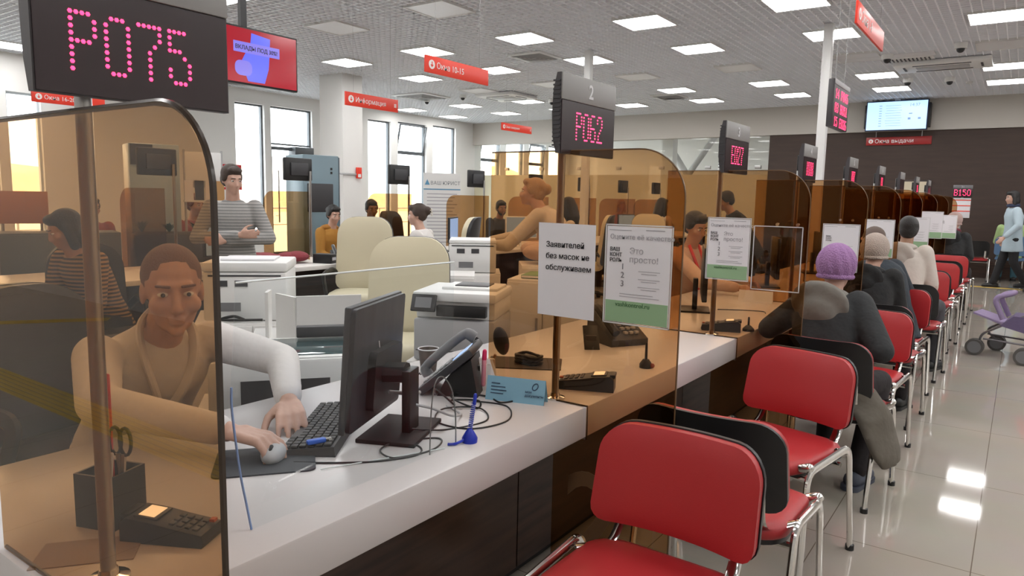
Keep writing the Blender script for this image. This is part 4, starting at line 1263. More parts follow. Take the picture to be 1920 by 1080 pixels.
MB().ell((-0.005, 0, 0.012), (0.02, 0.02, 0.012)).build('base', black_plastic, t)
# blue tent card
t = thing('tent_card', 'pale blue folded name card standing on the counter by the second divider', 'tent card', (-1.317, 1.897, CT), math.atan2(0.055, 0.187))
blue_card = mat('pale_blue_card', (0.22, 0.42, 0.55), 0.55)
MB().add([(-.102, -.022, 0), (.102, -.022, 0), (.102, 0, .078), (-.102, 0, .078), (.102, .028, 0), (-.102, .028, 0), (-.102, -.0205, 0), (.102, -.0205, 0), (.102, 0.0003, .0765), (-.102, .0003, .0765), (.102, .0265, 0), (-.102, .0265, 0)],
         [(0, 1, 2, 3), (3, 2, 4, 5), (9, 8, 7, 6), (11, 10, 8, 9), (0, 6, 7, 1), (5, 4, 10, 11), (0, 3, 9, 6), (3, 5, 11, 9), (1, 7, 8, 2), (2, 8, 10, 4)]).build('card', blue_card, t, smooth=False)
Mc = Matrix.Translation((0, -0.0115, 0.038)) @ Matrix.Rotation(R(-15.7), 4, 'X')
pr_ = MB()
for k, w_ in enumerate((0.03, 0.05, 0.055, 0.045)):
    pr_.box((-0.085 + w_ / 2, -0.0015, 0.018 - 0.011 * k), (w_, 0.0008, 0.003), M=Mc)
pr_.build('text_lines', mat('navy_print', (0.03, 0.06, 0.12), 0.6), t, smooth=False)
el = [(0.068 + 0.009 * math.cos(R(a_)) + 0.003 * math.sin(R(a_)), -0.0012, 0.018 + 0.011 * math.sin(R(a_))) for a_ in range(0, 360, 20)]
MB().tube([Mc @ V(p) for p in el], 0.0016, 6, closed=True).build('emblem', mat('navy_print'), t)
tx = text('мои\nдокументы', 0.012, mat('navy_print'), t, (0.035, -0.0155, 0.035), rot=(R(-15.7), 0, 0))
# pen on a blue coil with a base
blue_pen = mat('pen_blue', (0.008, 0.03, 0.42), 0.3)
t = thing('counter_pen', 'blue counter pen standing on its coiled cord and round base', 'pen', (-1.185, 1.487, CT), 0)
MB().lathe([(0.001, 0.0), (0.021, 0.0), (0.022, 0.012), (0.012, 0.03), (0.006, 0.038), (0.001, 0.039)], 24).build('base', blue_pen, t)
coil = [V((0.006 * math.cos(k * 1.0) + 0.0, 0.006 * math.sin(k * 1.0) + 0.0002 * k, 0.035 + 0.0009 * k)) for k in range(80)]
MB().tube(coil, 0.0013, 6).build('coiled_cord', blue_pen, t)
MB().capsule((0, 0.006, 0.04), 0.004, (0, 0.018, 0.105), 0.004).build('barrel', mat('pale_barrel', (0.6, 0.65, 0.8), 0.3), t)
MB().capsule((0, 0.018, 0.105), 0.005, (0, 0.023, 0.128), 0.005).build('cap', blue_pen, t)
MB().tube(spline([(-0.005, -0.018, 0.01), (-0.01, -0.045, 0.006), (-0.02, -0.055, 0.004), (-0.028, -0.06, 0.004)]), 0.004).build('tail', blue_pen, t)
# cables on the counter
def cable(label, pts, r=0.0026, m=black_plastic):
    return tag(MB().tube(spline([(a_, b_, CT + c_ + r) for a_, b_, c_ in pts], 10), r, 7).build('cable', m), label, 'cable')
cable('thin black mouse cable running across the white counter', [(-1.43, 1.09, 0), (-1.36, 1.14, 0), (-1.275, 1.22, 0), (-1.225, 1.32, 0), (-1.27, 1.37, 0), (-1.33, 1.33, 0.003), (-1.31, 1.27, 0.004), (-1.25, 1.27, 0), (-1.22, 1.38, 0), (-1.27, 1.45, 0), (-1.36, 1.33, 0), (-1.40, 1.31, 0)])
cable('black cable looping behind the monitor stand', [(-1.34, 1.42, 0.02), (-1.30, 1.52, 0), (-1.26, 1.66, 0), (-1.35, 1.74, 0.003), (-1.43, 1.66, 0.004), (-1.37, 1.56, 0.0), (-1.25, 1.57, 0), (-1.21, 1.70, 0), (-1.30, 1.82, 0), (-1.42, 1.80, 0)])
cable('tangled black telephone cord behind the telephone', [(-1.50, 1.70, 0.03), (-1.46, 1.66, 0.06), (-1.42, 1.70, 0.01), (-1.48, 1.76, 0.0), (-1.40, 1.80, 0.004), (-1.36, 1.74, 0.0), (-1.44, 1.72, 0.02), (-1.50, 1.80, 0.012), (-1.42, 1.87, 0), (-1.34, 1.84, 0), (-1.31, 1.90, 0)], 0.003)
cable('pale grey video cable behind the computer monitor', [(-1.375, 1.43, 0.085), (-1.34, 1.50, 0.06), (-1.33, 1.58, 0.02), (-1.36, 1.66, 0.0), (-1.45, 1.70, 0.0)], 0.004, light_grey)
# clear screens of the first window
t = thing('acrylic_screen', 'clear acrylic screen standing along the counter edge before the monitor', 'acrylic screen', (-1.20, 0, CT), 0)
MB().prism([(0.81, 0.002), (1.445, 0.002), (1.445, 0.10), (1.425, 0.20), (1.43, 0.5), (0.79, 0.5), (0.775, 0.30), (0.785, 0.15)], -0.002, 0.002, lambda u, w_, d: (d, u, w_)).build('sheet', clear_acrylic, t, smooth=False)
MB().tube(spline([(0, 0.81, 0.002), (0, 0.80, 0.06), (0, 0.788, 0.13), (0, 0.775, 0.25), (0, 0.775, 0.3)]), 0.0026, 6).build('edge', mat('blue_edge', (0.20, 0.30, 0.55), 0.15), t)
MB().tube([(0, 0.79, 0.5), (0, 1.43, 0.5)], 0.0022, 6).build('edge', mat('pale_edge', (0.75, 0.8, 0.8), 0.2), t)
MB().tube(spline([(0, 1.445, 0.002), (0, 1.444, 0.06), (0, 1.44, 0.10), (0, 1.425, 0.16), (0, 1.39, 0.20), (0, 1.36, 0.19), (0, 1.345, 0.12), (0, 1.34, 0.002)]), 0.0018, 6).build('edge', mat('dark_edge', (0.15, 0.16, 0.16), 0.2), t)
MB().tube([(-0.001, 1.40, 0.003), (-0.14, 1.10, 0.003)], 0.0015, 6).build('foot_edge', mat('pale_edge'), t)

# ------------------------------------------------------------------ things seen through the dividers
def card_terminal(label, x_, y_, deg, s=1.0, lit=True):
    t = thing('card_terminal', label, 'card terminal', (x_, y_, CT), R(deg))
    b = MB()
    prof = [(-0.10, 0.012), (-0.095, 0.03), (-0.02, 0.042), (0.03, 0.052), (0.085, 0.058), (0.10, 0.045), (0.10, 0.0), (-0.095, 0.0)]
    rings = []
    for sx, g in ((-0.042, 0.8), (-0.038, 1.0), (0.038, 1.0), (0.042, 0.8)):
        rings.append([(sx * s, p[0] * s * (0.97 + 0.03 * g), p[1] * s * (0.85 + 0.15 * g)) for p in prof])
    b.loft(rings).build('body', black_plastic, t)
    sl = math.atan2(0.010, 0.05)
    Ms = Matrix.Translation((0, 0.045 * s, 0.0555 * s)) @ Matrix.Rotation(math.atan2(0.006, 0.055), 4, 'X')
    MB().box((0, 0, 0), (0.062 * s, 0.055 * s, 0.004), 0.001, M=Ms).build('screen_bezel', dark_grey, t)
    MB().box((0, 0, 0.0025), (0.05 * s, 0.038 * s, 0.001), M=Ms).build('screen', mat('terminal_screen', (0.6, 0.6, 0.55), 0.25, emit=(0.9, 0.85, 0.75), estr=0.7 if lit else 0.2), t, smooth=False)
    kk = MB()
    Mk = Matrix.Translation((0, -0.045 * s, 0.0395 * s)) @ Matrix.Rotation(math.atan2(0.012, 0.075), 4, 'X')
    for a_ in range(3):
        for c_ in range(4):
            kk.box(((a_ - 1) * 0.021 * s, (0.03 - c_ * 0.019) * s, 0), (0.016 * s, 0.012 * s, 0.005), 0.0015, M=Mk)
    kk.build('keys', dark_grey, t)
    MB().box((0, -0.028 * s, 0), (0.014 * s, 0.012 * s, 0.0055), M=Matrix.Translation((0.021 * s, -0.06 * s, 0.039 * s))).build('red_key', mat('key_orange', (0.5, 0.12, 0.04), 0.5), t, smooth=False)
    MB().box((0, -0.0, 0.055 * s), (0.06 * s, 0.02 * s, 0.012 * s), 0.002, M=Matrix.Translation((0, 0.093 * s, 0))).build('printer_cover', black_plastic, t)
    return t
card_terminal('black card terminal with a lit screen behind the nearest divider', -1.295, 0.70, 118, 0.86)
card_terminal('black card terminal lying beside the second display pole', -1.215, 2.19, -68, 1.0)
card_terminal('black card terminal at the foot of the third display pole', -1.24, 3.66, -72, 1.0)
t = thing('stylus_stand', 'small black stand with an upright stylus right of the second card terminal', 'stand', (-1.12, 3.74, CT), 0)
MB().lathe([(0.001, 0), (0.03, 0), (0.03, 0.012), (0.012, 0.03), (0.001, 0.032)], 20).build('base', black_plastic, t)
MB().capsule((0, 0, 0.02), 0.006, (0, 0, 0.07), 0.005).build('stylus', black_plastic, t)
t = thing('stylus_stand', 'small black stand under the green-footed poster at the second window', 'stand', (-1.185, 2.62, CT), 0)
MB().lathe([(0.001, 0), (0.026, 0), (0.026, 0.015), (0.012, 0.035), (0.001, 0.036)], 20).build('base', black_plastic, t)
MB().capsule((0, 0, 0.03), 0.006, (0, 0.0, 0.10), 0.005).build('stylus', black_plastic, t)
MB().ell((0.028, 0, 0.012), (0.01, 0.01, 0.01)).build('tip', mat('tip_red', (0.3, 0.08, 0.06), 0.5), t)
# pencil cup
t = thing('pencil_cup', 'black square pencil cup with scissors and a red ruler behind the nearest divider', 'pencil cup', (-1.46, 0.665, CT), R(20))
cup = MB()
for (c_, s_) in (((0, -0.042, 0.055), (0.09, 0.005, 0.11)), ((0, 0.042, 0.055), (0.09, 0.005, 0.11)), ((-0.0425, 0, 0.055), (0.005, 0.08, 0.11)), ((0.0425, 0, 0.055), (0.005, 0.08, 0.11)), ((0, 0, 0.003), (0.08, 0.08, 0.006))):
    cup.box(c_, s_)
cup.build('holder', black_plastic, t, smooth=False)
t = thing('ruler', 'translucent red ruler standing in the pencil cup', 'ruler', (-1.455, 0.665, CT + 0.008), 0)
MB().box((0, 0, 0.15), (0.026, 0.003, 0.30), 0.001).build('blade', mat('ruler_red', (0.75, 0.05, 0.04), 0.35), t)
t = thing('scissors', 'dark-handled scissors standing in the pencil cup', 'scissors', (-1.425, 0.672, CT + 0.008), R(20))
for sx in (-1, 1):
    MB().tube([(sx * 0.012 + 0.014 * math.cos(k * PI / 8), 0, 0.165 + 0.028 * math.sin(k * PI / 8)) for k in range(16)], 0.0035, 8, closed=True).build('handle_ring', black_plastic, t)
    MB().tube([(sx * 0.006, 0, 0.14), (-sx * 0.004, 0, 0.01)], [0.006, 0.002], 6).build('blade', steel, t)
t = thing('pen', 'pale pen leaning in the pencil cup', 'pen', (-1.435, 0.645, CT + 0.008), 0)
MB().capsule((0, 0, 0.004), 0.004, (0.03, 0.0, 0.15), 0.004).build('barrel', mat('pale_barrel'), t)
tag(MB().box((0, 0, 0.001), (0.17, 0.10, 0.002), M=Matrix.Translation((-1.36, 0.575, CT)) @ Matrix.Rotation(0.9, 4, 'Z')).build('receipt_slip', mat('receipt_grey', (0.35, 0.28, 0.24), 0.7), smooth=False), 'grey slip lying by the pencil cup near the first pole', 'paper')

# second window: mouse pad, phone, papers, small tent card of the fourth window
t = thing('mouse_pad', 'brown mat with a black mouse bag on it behind the second divider', 'mouse pad', (-1.60, 2.36, CT), R(30))
MB().prism(rrect(0.30, 0.2, 0.01), 0, 0.004, lambda u, w_, d: (u, w_, d)).build('cloth', mat('mat_brown', (0.05, 0.035, 0.025), 0.7), t)
t = thing('cable_bundle', 'black bundled cable lying on the brown mat', 'cable', (-1.58, 2.36, CT + 0.005), 0)
bm_ = MB()
for k in range(5):
    bm_.tube([V((0.06 * math.cos(q * PI / 10 + k), 0.035 * math.sin(q * PI / 10 + k), 0.008 + 0.006 * k + 0.004 * math.sin(q))) for q in range(20)], 0.006, 7, closed=True)
bm_.build('loops', black_plastic, t)
MB().ell((0, 0, 0.015), (0.05, 0.03, 0.02)).build('core', black_plastic, t)
t = thing('mobile_phone', 'dark mobile phone propped up on the counter beside the second display pole', 'phone', (-1.52, 2.78, CT), R(40))
MB().box((0, 0, 0.05), (0.07, 0.009, 0.14), 0.004, M=Matrix.Rotation(R(-35), 4, 'X')).build('body', black_plastic, t)
MB().box((0, 0.035, 0.03), (0.05, 0.03, 0.06), 0.004).build('holder', dark_grey, t)
t = thing('telephone', 'dark desk telephone half hidden behind the paper notices', 'telephone', (-1.52, 3.02, CT), R(60))
MB().add([(-.1, -.11, 0), (.1, -.11, 0), (.1, .11, 0), (-.1, .11, 0), (-.1, -.11, .03), (.1, -.11, .03), (.1, .11, .14), (-.1, .11, .14)], [(3, 2, 1, 0), (4, 5, 6, 7), (0, 1, 5, 4), (1, 2, 6, 5), (2, 3, 7, 6), (3, 0, 4, 7)]).build('body', dark_grey, t, smooth=False)
MB().tube(spline([(-.07, -.1, .06), (-.075, -.04, .1), (-.075, .04, .15), (-.07, .1, .16)]), 0.02).build('handset', black_plastic, t)
kk = MB()
for a_ in range(3):
    for b_ in range(4):
        kk.box((0.0 + a_ * 0.03, -0.07 + b_ * 0.03, 0.055 + 0.015 * b_), (0.02, 0.018, 0.012), 0.002)
kk.build('keys', light_grey, t)
t = thing('computer_monitor', 'dark monitor at the third window, hidden behind the green-footed posters', 'monitor', (-1.56, 4.25, CT), R(112))
MB().box((0, 0, 0.24), (0.44, 0.03, 0.32), 0.006).build('casing', black_plastic, t)
MB().box((0, 0.05, 0.1), (0.07, 0.03, 0.2), 0.004).build('stand', black_plastic, t)
MB().box((0, 0.05, 0.006), (0.24, 0.18, 0.012), 0.003).build('stand_base', black_plastic, t)
t = thing('tent_card', 'white folded name card on the counter beyond the third divider', 'tent card', (-1.42, 4.86, CT), R(8))
MB().add([(-.11, -.022, 0), (.11, -.022, 0), (.11, 0, .08), (-.11, 0, .08), (.11, .028, 0), (-.11, .028, 0)], [(0, 1, 2, 3), (3, 2, 4, 5), (0, 3, 5), (1, 4, 2), (0, 5, 4, 1)]).build('card', paper, t, smooth=False)
cable('thin black cable on the counter beyond the third divider', [(-1.50, 4.35, 0), (-1.42, 4.40, 0), (-1.32, 4.42, 0.004), (-1.25, 4.46, 0), (-1.22, 4.40, 0)], 0.003)
for k in range(3, 8):
    t = thing('computer_monitor', 'dark monitor on the counter behind the %s divider' % PLACE[k], 'monitor', (-1.58, PK[k] + 0.9, CT), R(112), 'monitors of the far windows')
    MB().box((0, 0, 0.24), (0.44, 0.03, 0.32), 0.006).build('casing', black_plastic, t)
    MB().box((0, 0.05, 0.1), (0.07, 0.03, 0.2), 0.004).build('stand', black_plastic, t)
    MB().box((0, 0.05, 0.006), (0.24, 0.18, 0.012), 0.003).build('stand_base', black_plastic, t)

# ------------------------------------------------------------------ notices on the dividers
t = thing('paper_notice', 'white sheet with a three-line notice in black type on the second divider', 'notice', (-1.29, PK[1] - 0.0, 1.322), 0)
MB().prism([(0, 0), (0.212, -0.002), (0.215, -0.304), (0.003, -0.303)], 0.0, 0.0012, front).build('sheet', paper, t, smooth=False)
for k, s in enumerate(('Заявителей', 'без масок не', 'обслуживаем')):
    text(s, 0.0255, ink, t, (0.030, -0.0020, -0.078 - k * 0.037), bold=0.00015)
def poster(label, x_, y_, zt, w=0.222, full=True, k=0):
    h = 0.307
    t = thing('poster', label, 'poster', (x_, y_, zt), 0, 'feedback posters on the dividers')
    s = w / 0.222
    MB().box((w / 2, -0.001, -h / 2), (w, 0.002, h), 0.001).build('holder', clear_acrylic, t)
    fr = MB()
    for c_, d_ in (((w / 2, -0.003, -0.002), (w, 0.002, 0.004)), ((w / 2, -0.003, -h + 0.002), (w, 0.002, 0.004)), ((0.002, -0.003, -h / 2), (0.004, 0.002, h)), ((w - 0.002, -0.003, -h / 2), (0.004, 0.002, h))):
        fr.box(c_, d_)
    fr.build('holder_edge', mat('pale_frame', (0.62, 0.62, 0.62), 0.3), t, smooth=False)
    if not full == 'empty':
        MB().box((w / 2, -0.0025, -h / 2), (w - 0.012, 0.001, h - 0.012)).build('sheet', paper, t, smooth=False)
        MB().box((w / 2, -0.0034, -h + 0.04), (w - 0.016, 0.001, 0.066)).build('green_footer', green_print, t, smooth=False)
        ln = MB()
        for q in range(3):
            for e in range(2):
                ln.box((0.150 * s, -0.0034, -0.140 - q * 0.024 - e * 0.007), (0.07 * s - 0.02 * e, 0.001, 0.002))
        ln.box((0.05 * s, -0.0034, -0.018), (0.075 * s, 0.001, 0.002)).box((0.165 * s, -0.0034, -0.016), (0.06 * s, 0.001, 0.003))
        ln.box((0.11 * s, -0.0034, -0.212), (0.11 * s, 0.001, 0.002)).box((0.12 * s, -0.0034, -0.220), (0.13 * s, 0.001, 0.002))
        ln.build('text_lines', ink_grey, t, smooth=False)
        if full == 'text':
            text('Оцените её качество', 0.0205, ink_grey, t, (0.016, -0.0036, -0.045))
            text('ВАШ\nКОНТ\nРОЛЬ', 0.0165, ink, t, (0.017, -0.0036, -0.082), bold=0.0001, wide=0.9)
            text('Это\nпросто!', 0.026, ink_grey, t, (0.083, -0.0036, -0.088))
            for q, s_ in enumerate('123'):
                text(s_, 0.026, mat('mid_ink', (0.2, 0.19, 0.21), 0.6), t, (0.056, -0.0036, -0.137 - q * 0.026))
            text('vashkontrol.ru', 0.0195, mat('green_ink', (0.03, 0.12, 0.04), 0.6), t, (0.042, -0.0042, -0.251))
        else:
            text('ВАШ\nКОНТ\nРОЛЬ', 0.014, ink, t, (0.022 * s, -0.0036, -0.085), wide=0.9 * s)
    return t
poster('green-footed poster in a clear holder, right of the three-line notice', -1.042, PK[1] - 0.0, 1.327, full='text')
poster('green-footed poster beside the empty holder on the third divider', -1.268, PK[2] + 0.0, 1.325, 0.215, full='text')
poster('empty clear sheet holder with pale edges on the third divider', -1.040, PK[2] + 0.0, 1.292, 0.225, full='empty')
poster('poster behind the purple knitted hat on the fourth divider', -1.047, PK[3], 1.275, 0.222)
poster('poster behind the shaved head on the fifth divider', -1.043, PK[4], 1.285, 0.22)
poster('poster right of the dark-haired person on the sixth divider', -0.94, PK[5], 1.29, 0.225)
poster('poster on the seventh divider, tallest of the far small ones', -0.945, PK[6], 1.34, 0.222)
poster('poster on the eighth divider beside the pink hat', -0.87, PK[7], 1.29, 0.19)

# ------------------------------------------------------------------ stroller
t = thing('stroller', 'folding stroller with purple seat and grey wheels at the right picture edge', 'stroller', (-0.28, 8.05, 0), R(-4))
st = mat('stroller_tube', (0.16, 0.15, 0.16), 0.35, metal=0.6)
purple = mat('purple_cloth', (0.13, 0.10, 0.19), 0.85, bump=0.2, bscale=30)
lilac = mat('lilac_cloth', (0.27, 0.21, 0.35), 0.85, bump=0.2, bscale=30)
grey_c = mat('stroller_dark', (0.05, 0.045, 0.055), 0.85)
wheel_m = mat('wheel_rubber', (0.09, 0.085, 0.08), 0.7)
def wheel_pair(x_, y_):
    for d in (-0.03, 0.03):
        w_ = MB().cyl((x_, y_ + d - 0.014, 0.077), (x_, y_ + d + 0.014, 0.077), 0.077, seg=28).build('wheel', wheel_m, t)
        MB().cyl((x_, y_ + d - 0.0165, 0.077), (x_, y_ + d + 0.0165, 0.077), 0.056, seg=24).build('hub', mid_grey, w_)
for p in ((0.02, 0.0), (0.16, 0.40), (0.42, -0.24), (0.50, 0.33)):
    wheel_pair(*p)
fr = MB()
for y_ in (0.02, 0.36):
    fr.tube(fillet([(0.05 if y_ < .2 else .17, y_, 0.10), (0.06, y_, 0.20), (0.52, y_ * .9, 0.50), (0.72, y_ * .9, 0.92), (0.86, y_ * .9, 1.02)], 0.06), 0.011, 8)
    fr.tube([(0.08, y_, 0.16), (0.60, y_ * .9, 0.13)], 0.009, 8)
    fr.tube([(0.60, y_ * .9, 0.13), (0.30, y_ * .9, 0.36)], 0.009, 8)
fr.tube([(0.06, 0.02, 0.18), (0.06, 0.36, 0.18)], 0.009, 8)
fr.build('frame', st, t)
seat = MB()
seat.loft([[(0.20, y_, 0.30), (0.40, y_, 0.25), (0.60, y_, 0.30), (0.80, y_, 0.62), (0.86, y_, 0.85), (0.80, y_, 0.86), (0.62, y_, 0.50), (0.48, y_, 0.40), (0.30, y_, 0.40)] for y_ in (0.0, 0.04, 0.31, 0.35)])
seat.build('seat', purple, t)
MB().add([(-0.02, 0.02, 0.405), (0.22, 0.0, 0.33), (0.26, 0.34, 0.33), (0.02, 0.32, 0.405), (-0.02, 0.02, 0.39), (0.22, 0.0, 0.31), (0.26, 0.34, 0.31), (0.02, 0.32, 0.39)], [(0, 1, 2, 3), (7, 6, 5, 4), (0, 4, 5, 1), (1, 5, 6, 2), (2, 6, 7, 3), (3, 7, 4, 0)]).build('foot_flap', lilac, t, smooth=False)
MB().tube(fillet([(0.22, 0.02, 0.36), (0.13, 0.03, 0.56), (0.26, 0.05, 0.60), (0.28, 0.30, 0.60), (0.15, 0.32, 0.56), (0.24, 0.33, 0.36)], 0.07), 0.024, 10).build('bumper_bar', lilac, t)
MB().ell((0.66, 0.17, 0.72), (0.16, 0.19, 0.2), rot=(0, 0.5, 0)).build('canopy', grey_c, t)
t = thing('red_bag', 'bright red bag hanging on the stroller', 'bag', (0.24, 8.22, 0.58), 0)
bg_ = MB()
for c_, s_ in (((0, 0, 0.09), (0.10, 0.09, 0.11)), ((0.05, 0.02, 0.15), (0.09, 0.08, 0.09)), ((-0.04, 0, 0.03), (0.08, 0.07, 0.07))):
    bg_.ell(c_, s_)
bg_.build('cloth', mat('bright_red_cloth', (0.6, 0.02, 0.02), 0.7, bump=0.3, bscale=20), t)
MB().tube(spline([(-0.06, 0, 0.15), (0, 0, 0.28), (0.06, 0, 0.17)]), 0.008).build('strap', MATS['bright_red_cloth'], t)
# ------------------------------------------------------------------ people
def fuse(mb, voxel, smooth=4, name='body', fac=0.5):
    me = mb.mesh(name, smooth=False)
    o = bpy.data.objects.new('fuse_tmp', me)
    COL.objects.link(o)
    r = o.modifiers.new('r', 'REMESH'); r.mode = 'VOXEL'; r.voxel_size = voxel; r.use_smooth_shade = True
    s = o.modifiers.new('s', 'SMOOTH'); s.factor = fac; s.iterations = smooth
    dg = bpy.context.evaluated_depsgraph_get()
    out = bpy.data.meshes.new_from_object(o.evaluated_get(dg))
    out.name = name
    bpy.data.objects.remove(o); bpy.data.meshes.remove(me)
    out.polygons.foreach_set('use_smooth', [True] * len(out.polygons))
    return out

def skin(name, c):
    m = mat(name, c, 0.5)
    return noise_mix(m, tuple(x * 0.93 for x in c), tuple(min(1, x * 1.05) for x in c), 14)
SK_L = skin('skin_fair', (0.56, 0.34, 0.26))
SK_M = skin('skin_warm', (0.47, 0.27, 0.19))
SK_D = skin('skin_tan', (0.34, 0.19, 0.12))
H_BLK = mat('hair_black', (0.012, 0.010, 0.010), 0.45, bump=0.3, bscale=150)
H_BRN = mat('hair_brown', (0.045, 0.026, 0.018), 0.5, bump=0.3, bscale=150)
H_BLD = mat('hair_blonde', (0.42, 0.27, 0.14), 0.5, bump=0.3, bscale=150)
H_BUZZ = mat('hair_shaved', (0.12, 0.085, 0.07), 0.7, bump=0.2, bscale=300)
SHOE = mat('shoe_black', (0.015, 0.015, 0.016), 0.5)
def cloth(name, c, rough=0.85, b=0.25, s=14):
    return mat(name, c, rough, bump=b, bscale=s)
EYE_W = mat('eye_white', (0.75, 0.73, 0.70), 0.2)
EYE_I = mat('eye_iris', (0.03, 0.02, 0.015), 0.2)

def loft_body(mb, hip, t, xd, secs):
    """elliptical sections (distance along spine, half width, half depth, forward shift)."""
    f = xd.cross(t).normalized() * -1
    rings = []
    for d, rx, ry, sh in secs:
        c = hip + t * d + f * sh
        rings.append([c + xd * rx * math.cos(2 * PI * j / 24) + f * ry * math.sin(2 * PI * j / 24) for j in range(24)])
    mb.loft(rings)

def hand(mb, wrist, d, n, side, s=1.0, curl=0.5, spread=0.012):
    """palm, four separate jointed fingers and a thumb. d: along the hand, n: palm side, side: towards the thumb."""
    d = d.normalized(); n = (n - d * n.dot(d)).normalized(); sd = (side - d * side.dot(d) - n * side.dot(n)).normalized()
    L = (0.072, 0.080, 0.075, 0.060)
    for i in range(4):
        off = (1.5 - i) * 0.0205
        k = wrist + d * (0.088 - 0.004 * abs(i - 1)) * s + sd * off * s
        mb.capsule(wrist + d * 0.008 * s + sd * off * 0.6 * s, 0.0145 * s, k, 0.0115 * s, 10)
        p = k; a = curl * 0.55 + 0.06 * i
        dirv = d + sd * (1.5 - i) * spread * 6
        for seg, (fl, r0, r1) in enumerate(((0.45, 0.0098, 0.0088), (0.32, 0.0088, 0.0080), (0.23, 0.0080, 0.0070))):
            v = (dirv.normalized() * math.cos(a) + n * math.sin(a))
            q = p + v * L[i] * fl * s
            mb.capsule(p, r0 * s, q, r1 * s, 10)
            p = q; a += curl * 0.6
    b = wrist + d * 0.02 * s + sd * 0.026 * s
    c = b + (d * 0.55 + sd * 0.75 + n * 0.3).normalized() * 0.042 * s
    e = c + (d * 0.85 + sd * 0.35 + n * 0.4).normalized() * 0.034 * s
    g = e + (d * 0.95 + sd * 0.1 + n * 0.4).normalized() * 0.026 * s
    mb.chain([b, c, e, g], [0.0165 * s, 0.012 * s, 0.0105 * s, 0.0085 * s], seg=10)

def rings_hat(m_, M, rad, zmin, ribs=0, amp=0.0, twist=0.0):
    rr = []
    n = 96 if ribs else 32
    for i in range(19):
        a = R(-38 + 126 * i / 18.0)
        z = math.sin(a) * rad[2]
        q = math.cos(a)
        ring = []
        for j in range(n):
            ph = 2 * PI * j / n
            k = 1 + amp * math.cos(ribs * ph + twist * i) if ribs else 1
            ring.append((rad[0] * max(q, 0.02) * k * math.cos(ph), rad[1] * max(q, 0.02) * k * math.sin(ph), zmin + z))
        rr.append(ring)
    m_.loft(rr, True, False, M)

